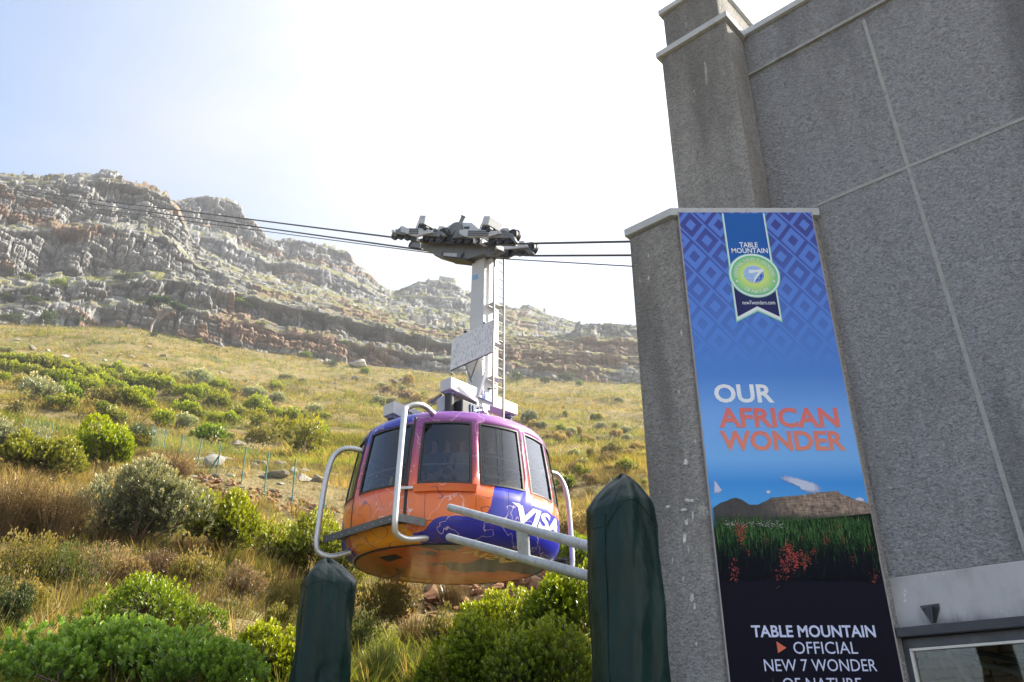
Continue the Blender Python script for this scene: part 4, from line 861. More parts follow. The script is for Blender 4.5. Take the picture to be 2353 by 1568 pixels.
def guard(a_, ztop, rb, tilt=0, lift=0):
    p = lambda r_, z_, da=0: Vector((CX + r_ * math.sin(R(a_ + da)), CY - r_ * math.cos(R(a_ + da)), CZ + z_))
    pts = [p(rad(ztop) - .12, ztop + .03, tilt), p(2.30, ztop + .06, tilt * .6), p(2.50, ztop - .05), p(2.60, ztop - .28), p(2.66, 4.9), p(2.70, 4.1), p(2.70, 3.72 + lift), p(2.62, 3.56 + lift), p(2.40, 3.50 + lift, tilt * .3), p(rb, 3.60 + lift, tilt)]
    mb = MB(); mb.tube(smooth_path(pts, 5), .055, 16); mb.build('tube_guard', M_ALU, car, smooth=True)
guard(-17.5, 6.02, 2.02, 9); guard(-69, 5.62, 2.05, 4); guard(111, 5.62, 2.05, -4); guard(162.5, 5.9, 2.06, 4, .14)
mb = MB(); e_ = cyl(-18.8, 4.48, .02); mb.box(e_ + Vector((-.03, -.03, 0)), (.34, .05, .055), (Vector((math.cos(R(-10)), math.sin(R(-10)), .0)), Vector((.17, -.98, 0)), UP)); mb.build('door_bracket', M_ALU, car, bevel=.01)
mb = MB(); mb.tube([cyl(-24, 5.04, .02), cyl(-22.6, 5.04, .05), cyl(-22.6, 4.28, .05), cyl(-24.6, 4.28, .02)], .011, 8); mb.build('door_handle', M_ALU, car)

# ------------------------------------------------------------------ ropes and carriage
DH = Vector((-.737, .676, 0)).normalized(); VA = Vector((.676, .737, 0)).normalized()
PM = EYE + Vector((-1.18, 17, 11.3)); UU = (-DH * .888 - UP * .46).normalized(); WW = (UP - UU * UP.dot(UU)).normalized()
def onrope(px, py, v=0): return on_plane(px, py, PM + VA * v, VA)
M_ROPE = pmat('steel_rope', (.075, .075, .08), .5, .5, .2, 30)
SEP = .74
def rope(v, pr, pm0, pm1, pl, r, label):
    a_ = [onrope(*p, v) for p in (pr, pm1, pm0, pl)]; a_ = [a_[0] + (a_[0] - a_[1]).normalized() * 4.5] + a_
    d_ = (a_[-1] - a_[-2]); a_.append(a_[-1] + d_ * 3.2)
    root = thing('rope', label, 'cable', tuple(a_[2])); mb = MB(); mb.tube(a_, r, 10); mb.build('strand', M_ROPE, root, smooth='all')
rope(0, (1445, 555.5), (905, 546), (1185, 560.5), (0, 432), .024, 'thick steel track rope, the topmost of the three')
rope(SEP, (1447, 587), (985, 577), (1228, 588), (0, 439), .024, 'thick steel track rope, the middle one of the three')
rope(.37, (1448, 612), (1000, 583), (1135, 594), (0, 452), .013, 'thin steel haul rope, lowest of the three ropes')
def K(cx, cy, v=0): return onrope(884.7 + cx * .15625, 482.6 + cy * .15625, v)     # positions read off the carriage picture
trk = thing('carriage', 'grey wheeled carriage running on the track ropes above the cabin', 'carriage', tuple(PM))
def plate(name, pts, v0, v1, m, bevel=.008): 
    mb = MB(); mb.prism([K(x, y, v0) for x, y in pts], VA * (v1 - v0)); return mb.build(name, m, trk, bevel=bevel)
def wheel(cx, cy, rpx, v, w=.07):
    c_ = K(cx, cy, v); r_ = (K(cx + rpx, cy, v) - K(cx - rpx, cy, v)).length / 2
    mb = MB(); mb.lathe(c_ - VA * w / 2, [(r_ * .82, 0), (r_, .0), (r_ * .97, w * .3), (r_ * .97, w * .7), (r_, w), (r_ * .82, w)], 22, axis=VA, caps=False); mb.lathe(c_ - VA * w * .6, [(r_ * .22, 0), (r_ * .22, w * 1.2)], 10, axis=VA)
    mb.lathe(c_ + VA * w * .1, [(.001, 0), (r_ * .9, 0)], 20, axis=VA, caps=False)
    mb.mi = 1; X_ = UU; Y_ = WW
    for k in range(10):
        a_ = 2 * math.pi * k / 10; d_ = X_ * math.cos(a_) + Y_ * math.sin(a_); n_ = d_.cross(VA); mb.box(c_ + d_ * r_ * .52 - VA * w * .2, (r_ * .7, r_ * .07, w * .5), (d_, n_, VA))
    mb.build('wheel', [M_DARKM, M_DIRTM], trk)
for cx, cy, r_ in ((158, 368, 46), (245, 372, 42), (340, 384, 42), (425, 408, 40), (615, 402, 46), (702, 412, 42), (800, 420, 40), (838, 382, 72), (1015, 428, 45), (1120, 434, 45), (1238, 434, 48), (1370, 452, 40), (1592, 440, 54), (1704, 444, 48), (1806, 450, 40), (1872, 392, 74)): wheel(cx, cy, r_, -.06)
for cx, cy, r_ in ((868, 370, 70), (1912, 398, 74)): wheel(cx, cy, r_, .06, .05)
for cx, cy, r_ in ((395, 520, 34), (455, 528, 34), (505, 540, 34), (1876, 612, 50), (1988, 620, 46), (2080, 626, 40), (2135, 575, 72)): wheel(cx, cy, r_, SEP + .06)
wheel(2172, 582, 70, SEP + .16, .05)
plate('bogie_beam', [(225, 238), (262, 236), (330, 268), (500, 268), (690, 296), (705, 332), (600, 352), (470, 384), (420, 388), (330, 352), (225, 318)], -.20, -.12, M_GREYP)
plate('bogie_beam', [(1090, 300), (1112, 290), (1240, 290), (1510, 298), (1690, 318), (1700, 345), (1620, 362), (1500, 400), (1235, 400), (1140, 380), (1095, 345)], -.20, -.12, M_GREYP)
for x0, x1, y0 in ((360, 480, 270), (1225, 1510, 300)):
    for k in range(3): plate('louvre', [(x0 - k * 5, y0 + k * 30), (x1, y0 + 4 + k * 30), (x1 - 2, y0 + 24 + k * 30), (x0 - 8 - k * 5, y0 + 22 + k * 30)], -.225, -.202, M_DIRTM, .003)
for pts in (((100, 290), (138, 292), (135, 330), (92, 328)),): plate('end_box', pts, -.22, -.05, M_GREYP)
for pts in ([(110, 370), (175, 290), (235, 250), (245, 300), (170, 350), (150, 392)], [(225, 300), (300, 345), (300, 368), (170, 352)], [(690, 330), (700, 275), (740, 268), (850, 330), (890, 378), (850, 392), (800, 350), (745, 300)], [(575, 378), (700, 330), (770, 318), (815, 352), (800, 392), (690, 382)],
            [(985, 410), (1040, 330), (1085, 300), (1095, 360), (1050, 405)], [(1085, 345), (1135, 400), (1040, 405), (1060, 350)], [(1530, 410), (1720, 330), (1760, 325), (1830, 380), (1830, 412)], [(1690, 320), (1700, 280), (1740, 288), (1870, 350), (1930, 470), (1900, 480), (1830, 400)]):
    plate('rocker_arm', pts, -.155, -.075, M_DIRTM, .006)
plate('rocker_arm', [(470, 385), (490, 385), (485, 455), (462, 455)], -.2, -.02, M_GREYP); plate('rocker_arm', [(1295, 410), (1318, 410), (1320, 480), (1295, 485)], -.2, -.02, M_GREYP); plate('rocker_arm', [(1410, 430), (1435, 425), (1430, 490), (1385, 500)], -.2, -.02, M_GREYP)
plate('rope_shoe', [(390, 405), (560, 420), (560, 470), (400, 452)], -.14, .0, M_DARKM); plate('rope_shoe', [(1300, 470), (1520, 470), (1560, 505), (1330, 500)], -.14, .02, M_DARKM); plate('rope_shoe', [(540, 452), (1000, 470), (1900, 492), (1900, 512), (1000, 492), (540, 474)], -.05, .05, M_DARKM, .004)
# motor boxes on their stands
for q in (((512, 80), (598, 82), (575, 205), (480, 190)), ((1455, 88), (1545, 90), (1510, 218), (1413, 212))):
    mb = MB(); mb.prism([K(x, y, -.30) for x, y in q], VA * .42 - UU * -.02); mb.build('motor_box', M_GREYP, trk, bevel=.012)
    x0, y0 = q[3]; plate('motor_stand', [(x0 + 15, y0 + 10), (x0 + 130, y0 + 30), (x0 + 140, y0 + 95), (x0 - 15, y0 + 90), (x0 - 5, y0 + 60)], -.17, .02, M_DARKM); mb = MB()
    for k in (-12, 60): mb.tube([K(x0 + 20 + k, y0 - 2, -.19), K(x0 + k - 12, y0 + 85, -.19)], .012, 6)
    mb.build('stay', M_DARKM, trk)
    m2 = MB(); m2.lathe(K(x0 + 100, y0 + 68, -.24), [(.07, 0), (.07, .1)], 14, axis=VA); m2.build('motor', M_DARKM, trk, smooth=True)
plate('side_box', [(795, 236), (862, 238), (885, 252), (840, 300), (770, 290)], .05, .30, M_WHITE); plate('side_box', [(1725, 262), (1810, 265), (1860, 320), (1790, 300), (1715, 285)], -.02, .16, M_WHITE); 
plate('head_plate', [(790, 440), (805, 350), (880, 268), (1010, 186), (1030, 182), (1275, 190), (1390, 285), (1560, 440), (1560, 500), (560, 480)], .10, .17, M_GREYP)
plate('head_plate', [(880, 460), (940, 300), (1020, 200), (1270, 205), (1400, 300), (1560, 470)], .50, .56, M_GREYP)
plate('slot', [(1168, 246), (1240, 243), (1232, 280), (1158, 275)], .092, .099, M_DARKM, 0)
mb = MB(); mb.lathe(K(1010, 340, .06), [(.30, 0), (.30, .038)], 30, axis=VA); mb.lathe(K(985, 330, .03), [(.07, 0), (.07, .06)], 14, axis=VA); mb.build('pivot_disc', M_DIRTM, trk, smooth=True)
plate('hull', [(525, 470), (520, 555), (600, 590), (690, 615), (715, 665), (860, 708), (1190, 740), (1250, 712), (1545, 612), (1640, 560), (1620, 470)], .18, .49, M_DIRTM, .03)
plate('hull_keel', [(860, 700), (1190, 735), (1240, 715), (1060, 695), (850, 670)], .12, .55, M_DARKM, .01)
for x, y, r_ in ((825, 640, .045), (1105, 655, .085), (1545, 560, .2)):
    mb = MB(); mb.lathe(K(x, y, .13), [(r_, 0), (r_, .06)], 18, axis=VA); mb.lathe(K(x, y, .115), [(r_ * .45, 0), (r_ * .45, .02)], 10, axis=VA); mb.build('pin', M_DIRTM, trk, smooth=True)
plate('hull_panel', [(860, 630), (1060, 640), (1050, 690), (850, 680)], .165, .178, M_GREYP, .003)
plate('bogie_beam', [(1660, 520), (1950, 515), (2080, 500), (2090, 545), (1800, 580), (1660, 592)], SEP - .06, SEP + .0, M_GREYP); plate('rocker_arm', [(1830, 600), (1990, 545), (2080, 500), (2120, 560), (2200, 655), (2110, 650), (2050, 590)], SEP + .0, SEP + .05, M_DIRTM); plate('rope_shoe', [(1590, 560), (1810, 580), (1805, 700), (1720, 695), (1600, 680)], SEP - .08, SEP + .08, M_DARKM)
plate('rocker_arm', [(430, 460), (490, 465), (520, 500), (500, 560), (380, 545), (365, 525)], SEP - .06, SEP + .0, M_DIRTM); plate('end_box', [(1965, 452), (2040, 455), (2060, 490), (1970, 480)], SEP - .02, SEP + .1, M_GREYP)
mb = MB(); mb.tube([K(1112, 190, .3), K(1152, 100, .3)], .05, 12); mb.tube([K(1148, 108, .3), K(1155, 92, .3)], .065, 12); mb.build('exhaust_pipe', M_DIRTM, trk, smooth=True)

# ------------------------------------------------------------------ hanger: mast, ladder, yokes
han = thing('hanger', 'white box mast with a ladder joining the carriage to the cabin', 'cable car hanger', (CX, CY, CZ + 6.3))
MX = at_y(1110, 760, 17.0)                                # near corner of the mast
mx0 = Vector((MX.x, 17.0, 0)); vz = lambda px, py: on_plane(px, py, mx0, VA).z
zt, zbm = vz(1110, 570), CZ + 7.15
mb = MB()
def mast_ring(k, z): a_ = mx0 - UU.cross(VA) * 0; c0 = Vector((mx0.x, mx0.y, z)); return [c0, c0 + DH * .44 * k, c0 + DH * .44 * k + VA * .52, c0 + VA * .52]
r0, r1 = mast_ring(1.08, zbm), mast_ring(.95, zt + .25)
mb.add(r0 + r1, [(0, 1, 2, 3), (4, 7, 6, 5), (0, 4, 5, 1), (1, 5, 6, 2), (2, 6, 7, 3), (3, 7, 4, 0)]); mb.build('mast', M_WHITE, han, bevel=.015)
mb = MB(); q = [on_plane(*p, mx0 - VA * .004, VA) for p in ((1086, 634), (1098, 629.5), (1098, 640), (1086, 645))]; mb.prism(q, VA * .002); mb.build('sticker', pmat('sticker_blue', (.16, .38, .62), .4), han)
M_LADD = pmat('ladder_steel', (.28, .26, .24), .5, .3, .25, 9); lad = MB(); lr = []
ls = mx0 - DH * .20 + VA * .14
for k in (0, .34): lr.append(ls + VA * k)
ldo = MB()
ldo.box((ls.x, ls.y, (zt + CZ + 7.0) / 2), (.05, .025, zt - CZ - 7.0), (DH, VA, UP)); rl = ldo.build('ladder_rail', M_LADD, han)
ldo = MB(); p_ = ls + VA * .34; ldo.box((p_.x, p_.y, (zt + CZ + 6.7) / 2), (.05, .025, zt - CZ - 6.7), (DH, VA, UP)); ldo.build('ladder_rail', M_LADD, han)
z = CZ + 7.25
while z < zt:
    mb = MB(); mb.tube([ls + UP * z, ls + VA * .34 + UP * z], .011, 8); mb.build('rung', M_LADD, han, smooth=True); z += .235
for z in (CZ + 7.7, CZ + 8.6, CZ + 9.6): mb = MB(); mb.box(ls + DH * .1 + VA * .17 + UP * z, (.16, .34, .03), (DH, VA, UP)); mb.build('ladder_bracket', M_GREYP, han)
# hanging panel with its struts
pp0 = mx0 - VA * .36; pq = [on_plane(px, py, pp0, VA) for px, py in ((1039, 780), (1132.6, 735), (1129, 809), (1034, 851))]
t = NT('panel_sheet'); c = t.coord(); n1 = t.noise(t.mapv(c, (1, 1, .5)), 22, 5, .7); M_SHEET = t.done(t.bsdf(t.ramp(n1, [(.38, (.36, .36, .37)), (.5, (.62, .62, .64)), (.7, (.70, .70, .72))]), .5, 0, t.bump(n1, .3, .01)))
mb = MB(); mb.prism(pq, VA * .025); mb.build('panel', M_SHEET, han)
mb = MB()
for a_, b_ in ((0, 1), (1, 2), (2, 3), (3, 0)): mb.tube([pq[a_] + VA * .03, pq[b_] + VA * .03], .016, 6)
mb.build('panel_frame', M_STEEL_D, han)
hp = [on_plane(px, py, pp0 + VA * .08, VA) for px, py in ((1070, 838), (1083, 878), (1098, 826), (1080, 874), (1112, 742), (1068, 762))]
for a_, b_ in ((0, 1), (2, 3)): mb = MB(); mb.tube([hp[a_], hp[b_]], .018, 8); mb.build('strut', M_DIRTM, han)
for k in (4, 5): mb = MB(); mb.tube([hp[k], hp[k] + VA * .32], .03, 8); mb.build('clamp', M_STEEL_D, han)
mb = MB(); q = [on_plane(px, py, mx0 - VA * .12, VA) for px, py in ((1078, 868), (1108, 829), (1110, 905), (1098, 910))]; mb.prism(q, VA * .02); mb.build('gusset', M_WHITE, han)
mb = MB(); q = [on_plane(px, py, mx0 - VA * .3, VA) for px, py in ((1095, 908), (1112, 855), (1114, 856), (1099, 912))]; mb.prism(q, VA * .06); mb.build('gusset', M_WHITE, han)
# yoke beams (across the cabin) on bellows
def yoke(px, py, L, zth, w=.34, kink=.5):
    a_ = EYE + ray(px, py) * ((zth) / ray(px, py).z); mb = MB(); h0, h1 = .27, .40
    prof = [(0, 0), (L, 0), (L, -.26), (L * .60, -.30), (L * .42, -.36), (.0, -.27)]
    mb.prism([a_ + VA * s_ + UP * q_ for s_, q_ in prof], DH * w); mb.build('yoke_beam', M_WHITE, han, bevel=.015); return a_
Y1 = yoke(1036.5, 865.5, 2.12, 7.34)
Y2 = yoke(905, 922, 1.9, 6.95, .34)
mb = MB(); mb.box(Y1 + VA * 1.0 + DH * .75 - UP * .30, (1.5, .42, .26), (DH, VA, UP)); mb.build('cross_beam', M_WHITE, han, bevel=.015)
mb = MB(); mb.box(Y1 + VA * .42 + DH * .42 - UP * .45, (.38, .5, .36), (DH, VA, UP)); mb.build('equipment_box', M_WHITE, han, bevel=.02)
mb = MB(); mb.box(Y1 + VA * .55 + DH * .1 - UP * .62, (.35, .55, .34), (DH, VA, UP)); mb.build('tub', M_RUB, han, bevel=.03)
for k in (.52, .60, .76): mb = MB(); mb.tube([Y1 + VA * k - DH * .09 - UP * .5, Y1 + VA * (k + .02) - DH * .095 - UP * .82], .012, 6); mb.build('strap', pmat('strap_blue', (.06, .2, .5), .5), han)
def bellows(p, zt_, r_=.11):
    zb_ = CZ + rad_z(math.hypot(p.x - CX, p.y - CY)) - .02; n_ = max(3, int((zt_ - zb_) / .03)); prof = []
    for k in range(n_ + 1):
        z_ = zb_ + (zt_ - zb_) * k / n_; prof.append((r_ * (1.0 if k % 2 else .93) * (1 - .06 * math.sin(3.1 * k / n_)), z_))
    mb = MB(); mb.lathe((p.x, p.y, 0), prof, 22); mb.build('bellows', M_RUB, han, smooth='all'); mb = MB(); mb.lathe((p.x, p.y, zt_ - .07), [(r_ * 1.08, 0), (r_ * 1.08, .068)], 22); mb.build('bellows_collar', pmat('collar_steel', (.12, .12, .2), .4, .2), han, smooth=True)
def rad_z(r_): return float(np.interp(-r_, [-p[0] for p in PROF[12:]], [p[1] for p in PROF[12:]]))
for Yk, Lk, zk in ((Y1, 2.12, 7.34), (Y2, 1.9, 6.95)):
    for s_ in (.14, Lk - .14): bellows(Yk + VA * s_ + DH * .17, CZ + zk - .272)
mb = MB(); mb.tube([Y1 + DH * .34 + VA * .05 - UP * .30, Vector((CX - .75, CY - .9, CZ + 6.24))], .014, 8); mb.tube([Y1 + DH * .34 + VA * .05 - UP * .30, Y1 + DH * .55 - VA * .05 - UP * .46], .035, 10); mb.build('damper', M_DIRTM, han, smooth=True)
mb = MB(); mb.tube([Y2 - DH * .02 + VA * .25 - UP * .1, Y2 + VA * 1.2 - DH * .05 - UP * .3], .02, 8); mb.build('damper', M_DIRTM, han, smooth=True)
mb = MB(); g0 = Y1 + VA * .95 - UP * .50 - DH * .06; mb.tube([g0 - VA * .3 - UP * .12, g0], .035, 10); mb.tube([g0, g0 + VA * .3 - UP * .2], .03, 10); mb.lathe(g0 - DH * .05, [(.07, 0), (.07, .1)], 12, axis=DH); mb.build('linkage', M_ALU, han, smooth=True)
# maker's plate and round badge on the front yoke
def on_yoke(px, py, d): return on_plane(px, py, Y1 - DH * d, DH)
mb = MB(); q = [on_yoke(px, py, .0) for px, py in ((1100, 895), (1131.5, 906.5), (1130, 927.5), (1099.5, 913.5))]; mb.prism(q, -DH * .03); sg = mb.build('sign_plate', pmat('plate_blue', (.16, .25, .48), .4), han)
mb = MB(); q2 = [q[0].lerp(q[2], .0) - DH * .031, q[1] - DH * .031, q[2] - DH * .031, q[3] - DH * .031]
def inset(Q4, u, v): return Q4[0].lerp(Q4[1], u).lerp(Q4[3].lerp(Q4[2], u), v)
def plate_text(s, u0, u1, v0, v1, bold=.02):
    me, co = text_mesh(s, bold); lo, hi = co.min(0), co.max(0)
    for vtx in me.vertices: vtx.co = inset(q2, u0 + (vtx.co.x - lo[0]) / (hi[0] - lo[0]) * (u1 - u0), v1 + (vtx.co.y - lo[1]) / (hi[1] - lo[1]) * (v0 - v1)) - DH * .003 - wloc(sg)
    link('lettering', me, P_WHITE, sg)
plate_text('GARAVENTA', .12, .90, .52, .72, .03); plate_text('SEILBAHNEN', .18, .86, .80, .90, .02)
mb = MB(); 
for s_ in (-1, 0, 1): mb.prism([inset(q2, .5 + s_ * .12 + dx, dy) - DH * .003 for dx, dy in ((-.09, .46), (.09, .46), (.05, .30 - .08 * (s_ == 0)), (-.05, .30 - .08 * (s_ == 0)))], -DH * .001)
mb.build('emblem', P_WHITE, sg)
bc = on_yoke(1087.8, 898, .0); mb = MB(); mb.box(bc - DH * .004, (.008, .21, .2), (DH, VA, UP)); bo_ = mb.build('badge', M_WHITE, han); mb = MB(); mb.lathe(bc - DH * .009, [(.085, 0), (.085, -.002)], 24, axis=DH); mb.build('badge_disc', pmat('badge_blue', (.22, .30, .52), .4), bo_)
lp = on_yoke(1113, 893, -.1); mb = MB(); mb.lathe(lp, [(.10, 0), (.10, .05)], 18, axis=DH); lo_ = mb.build('lamp', M_STEEL_D, han, smooth=True); mb = MB(); mb.lathe(lp - DH * .004, [(.075, 0), (.075, .003)], 18, axis=DH); mb.build('lens', M_WHITE, lo_)
mb = MB(); mb.tube([lp + UP * -.02 + DH * .02, lp + Vector((.25, .1, .05))], .02, 8); mb.build('lamp_arm', M_STEEL_D, han)
# ------------------------------------------------------------------ foliage
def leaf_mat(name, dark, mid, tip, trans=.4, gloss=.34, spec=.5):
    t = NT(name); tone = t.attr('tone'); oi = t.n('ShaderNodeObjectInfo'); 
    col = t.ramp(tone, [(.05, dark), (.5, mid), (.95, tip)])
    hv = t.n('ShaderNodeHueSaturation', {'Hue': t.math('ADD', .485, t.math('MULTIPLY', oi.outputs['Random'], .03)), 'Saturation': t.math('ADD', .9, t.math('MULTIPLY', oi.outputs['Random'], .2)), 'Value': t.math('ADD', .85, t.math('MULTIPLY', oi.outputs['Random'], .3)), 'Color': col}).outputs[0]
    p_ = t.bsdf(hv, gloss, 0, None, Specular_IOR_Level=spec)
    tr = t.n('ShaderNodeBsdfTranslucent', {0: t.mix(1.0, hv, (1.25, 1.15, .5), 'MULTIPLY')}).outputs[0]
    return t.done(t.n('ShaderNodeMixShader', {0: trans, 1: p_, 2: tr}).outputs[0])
LM = {
    'lime': leaf_mat('leaf_lime', (.04, .06, .006), (.27, .32, .014), (.55, .54, .035), .42),
    'green': leaf_mat('leaf_green', (.035, .055, .008), (.19, .255, .022), (.42, .44, .045), .38),
    'blue': leaf_mat('leaf_bluish_green', (.06, .10, .02), (.19, .29, .06), (.34, .44, .12), .40),
    'grey': leaf_mat('leaf_grey_green', (.11, .135, .08), (.32, .35, .21), (.74, .64, .33), .30),
    'olive': leaf_mat('leaf_olive', (.07, .075, .012), (.22, .21, .03), (.40, .33, .05), .40),
    'dark': leaf_mat('leaf_dark_green', (.02, .04, .01), (.06, .10, .022), (.14, .18, .04), .30),
    'tan': leaf_mat('leaf_straw', (.13, .10, .045), (.34, .25, .12), (.58, .43, .23), .45),
    'heath': leaf_mat('leaf_heath', (.10, .11, .025), (.30, .27, .06), (.62, .44, .19), .45),
    'brown': leaf_mat('leaf_brown_restio', (.08, .05, .028), (.21, .14, .075), (.40, .27, .14), .35),
    'mix': leaf_mat('grass_mixed', (.095, .10, .035), (.26, .23, .095), (.50, .41, .20), .45),
    'lush': leaf_mat('grass_green', (.065, .10, .018), (.16, .21, .045), (.33, .35, .09), .45),
}
M_STEM = pmat('twig_bark', (.13, .095, .065), .9, 0, .3, 8)
def shrub_data(rs, W, H, tips, L, lw, per, lobes=9, spread=.75, tipup=.55, low=.12, hollow=.45):
    """foliage (V,F,tone) and twig lines for a bush of width 2W and height H standing at the origin"""
    lc = []
    for k in range(lobes):
        a = rs.uniform(0, 6.283); q = math.sqrt(rs.uniform(0, 1)) * .8; zz = rs.uniform(.30, .74) * (1 - .4 * q)
        lc.append((math.cos(a) * q * W, math.sin(a) * q * W, zz * H, rs.uniform(.22, .46)))
    lc = np.array(lc); k = rs.integers(0, lobes, tips)
    d = rs.normal(size=(tips, 3)); d[:, 2] = np.abs(d[:, 2]) * .9 + rs.uniform(-.45, .3, tips); d /= np.linalg.norm(d, axis=1)[:, None]
    rr_ = np.where(rs.random(tips) < .86, rs.uniform(.82, 1.06, tips), rs.uniform(hollow, .85, tips))
    sc = lc[k, 3]
    P_ = lc[k, :3] + d * np.stack([sc * W, sc * W, sc * H * 1.0], 1) * rr_[:, None] * 1.15
    P_[:, 2] = np.maximum(P_[:, 2], low * H * rs.uniform(.3, 1.2, tips))
    ax = d * (1 - tipup) + np.array([0, 0, tipup]) + rs.normal(size=(tips, 3)) * .14; ax /= np.linalg.norm(ax, axis=1)[:, None]
    e1 = np.cross(ax, rs.normal(size=(tips, 3))); e1 /= np.linalg.norm(e1, axis=1)[:, None]; e2 = np.cross(ax, e1)
    depth = np.clip((rr_ - .5) / .5, 0, 1) * np.clip(P_[:, 2] / H, .15, 1)  # inner and low leaves darker, shade put into their colour; young tips yellower
    Vs, Ts = [], []
    for j in range(per):
        f = j / per; an = j * 2.4 + rs.uniform(-.3, .3, tips); rad_ = e1 * np.cos(an)[:, None] + e2 * np.sin(an)[:, None]
        op = spread * (1.05 - .75 * f) * rs.uniform(.8, 1.2, tips); dl = ax * np.cos(op)[:, None] + rad_ * np.sin(op)[:, None]; sd = np.cross(dl, ax); n_ = np.linalg.norm(sd, axis=1)[:, None]; sd = np.where(n_ > 1e-4, sd / (n_ + 1e-9), e1)
        ll = (L * rs.uniform(.75, 1.2, tips) * (1 - .25 * f))[:, None]; b = P_ + ax * (L * .9 * f)
        up_ = np.cross(sd, dl); w_ = lw * ll / L
        Vs.append(np.stack([b, b + dl * ll * .55 + sd * w_ + up_ * ll * .10, b + dl * ll * (1.0) - up_ * ll * .03, b + dl * ll * .55 - sd * w_ + up_ * ll * .10], 1))
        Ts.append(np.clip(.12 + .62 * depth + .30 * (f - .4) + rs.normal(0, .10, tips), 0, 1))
    V = np.concatenate(Vs).reshape(-1, 3); n = len(V) // 4; b = np.arange(n) * 4
    F = np.concatenate([np.stack([b, b + 1, b + 2], 1), np.stack([b, b + 2, b + 3], 1)]); T = np.concatenate(Ts); T = np.concatenate([T, T])
    return V, F, T, lc, P_
def stem_mesh(rs, W, H, lc, tips, n_tw=60, r=.018):
    mb = MB()
    for x, y, z, s in lc: mb.tube([(x * .12, y * .12, -.15), (x * .45, y * .45, z * .45), (x, y, z)], [r * 1.6, r * 1.1, r * .6], 5, False)
    for k in rs.integers(0, len(tips), n_tw):
        p = tips[k]; c_ = lc[np.argmin(((lc[:, :3] - p) ** 2).sum(1))][:3]; mb.tube([c_ * .85, (c_ + p) / 2 + rs.normal(size=3) * .03 * H, p], [r * .6, r * .4, r * .2], 3, False)
    me = bpy.data.meshes.new('stem'); me.from_pydata(mb.v, [], mb.f); me.materials.append(M_STEM); return me
BUSHES = []
def bush_proto(seed, W, H, kind, tips, L, lw, per, twigs=50, **k):
    rs = np.random.default_rng(seed); V, F, T, lc, P_ = shrub_data(rs, W, H, tips, L, lw, per, **k)
    me = mesh_np('foliage', V, F, {'tone': T}); me.materials.append(LM[kind]); return me, stem_mesh(rs, W, H, lc, P_, twigs, .012 * W)
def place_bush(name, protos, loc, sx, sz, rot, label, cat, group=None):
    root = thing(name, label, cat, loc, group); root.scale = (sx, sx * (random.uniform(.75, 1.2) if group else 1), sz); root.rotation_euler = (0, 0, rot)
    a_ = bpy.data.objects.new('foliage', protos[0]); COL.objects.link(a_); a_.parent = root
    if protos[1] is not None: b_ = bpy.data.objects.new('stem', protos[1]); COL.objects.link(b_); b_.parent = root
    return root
def size_at(p): return project(p)[2] / FPX          # metres per picture pixel there
# --- single bushes read off the photograph: (px left, px right, py top, py base, kind, leaf length px, tips, per, label)
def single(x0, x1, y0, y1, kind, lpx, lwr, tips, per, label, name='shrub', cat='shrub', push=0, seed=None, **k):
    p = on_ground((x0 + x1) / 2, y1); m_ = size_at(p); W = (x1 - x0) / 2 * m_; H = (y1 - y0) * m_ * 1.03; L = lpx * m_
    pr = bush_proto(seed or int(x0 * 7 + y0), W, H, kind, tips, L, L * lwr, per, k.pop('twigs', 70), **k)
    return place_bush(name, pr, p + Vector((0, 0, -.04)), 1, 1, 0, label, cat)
single(138, 462, 1062, 1262, 'grey', 13, .17, 2600, 9, 'big grey-green protea bush with pale tips in the left middle', lobes=13, spread=.6)
single(425, 590, 1128, 1292, 'lime', 10, .2, 1900, 7, 'rounded lime-green bush touching the right side of the grey-green protea', lobes=9)
single(572, 830, 1178, 1350, 'lime', 10, .2, 2800, 7, 'wide lime-green bush behind the left covered post, below the cabin', lobes=12)
single(0, 175, 985, 1108, 'lime', 9, .22, 1900, 7, 'lime-green bush at the left picture edge below the wire fence', lobes=9)
single(-70, 110, 962, 1060, 'grey', 8, .2, 1500, 7, 'grey-green bush at the left edge just above a lime-green bush', lobes=9)
single(152, 305, 966, 1080, 'lime', 8, .22, 1900, 7, 'bright lime-green bush in front of the fence, above the grey protea', lobes=9)
single(268, 350, 995, 1045, 'olive', 5, .22, 900, 6, 'small dull olive bush just left of the fence posts', lobes=7)
single(-30, 560, 1448, 1640, 'blue', 15, .34, 3400, 7, 'wide bluish-green round-leaved bush along the bottom left edge', lobes=18, spread=.7, tipup=.7)
single(128, 545, 1322, 1510, 'green', 10, .24, 2300, 6, 'open twiggy green bush above the bluish-green bush at bottom left', lobes=11, twigs=260, hollow=.3, spread=.8)
single(524, 690, 1432, 1600, 'lime', 12, .26, 1300, 6, 'yellow-green leafy bush left of the smaller covered post', lobes=8, twigs=120)
single(1010, 1268, 1368, 1530, 'lime', 11, .22, 1800, 7, 'bush with bright yellow tips below the cabin at bottom centre', lobes=10, twigs=220, tipup=.75)
single(1190, 1420, 1335, 1560, 'green', 11, .24, 2400, 7, 'tall mid-green bush against the left side of the bigger covered post', lobes=11)
single(948, 1160, 1432, 1640, 'green', 11, .26, 2200, 7, 'bush at the bottom edge left of centre, in front of the yellow-tipped bush', lobes=10, twigs=120)
single(1110, 1400, 1440, 1660, 'green', 12, .26, 2600, 7, 'bush at the bottom edge beside the foot of the bigger covered post', lobes=11, twigs=140)
single(1258, 1372, 1232, 1350, 'green', 7, .22, 1500, 7, 'dark green bush behind the rails left of the bigger covered post', lobes=8)
single(1262, 1400, 1180, 1236, 'tan', 6, .2, 1000, 6, 'straw-coloured bush just right of the cabin above the guide rails', lobes=8)
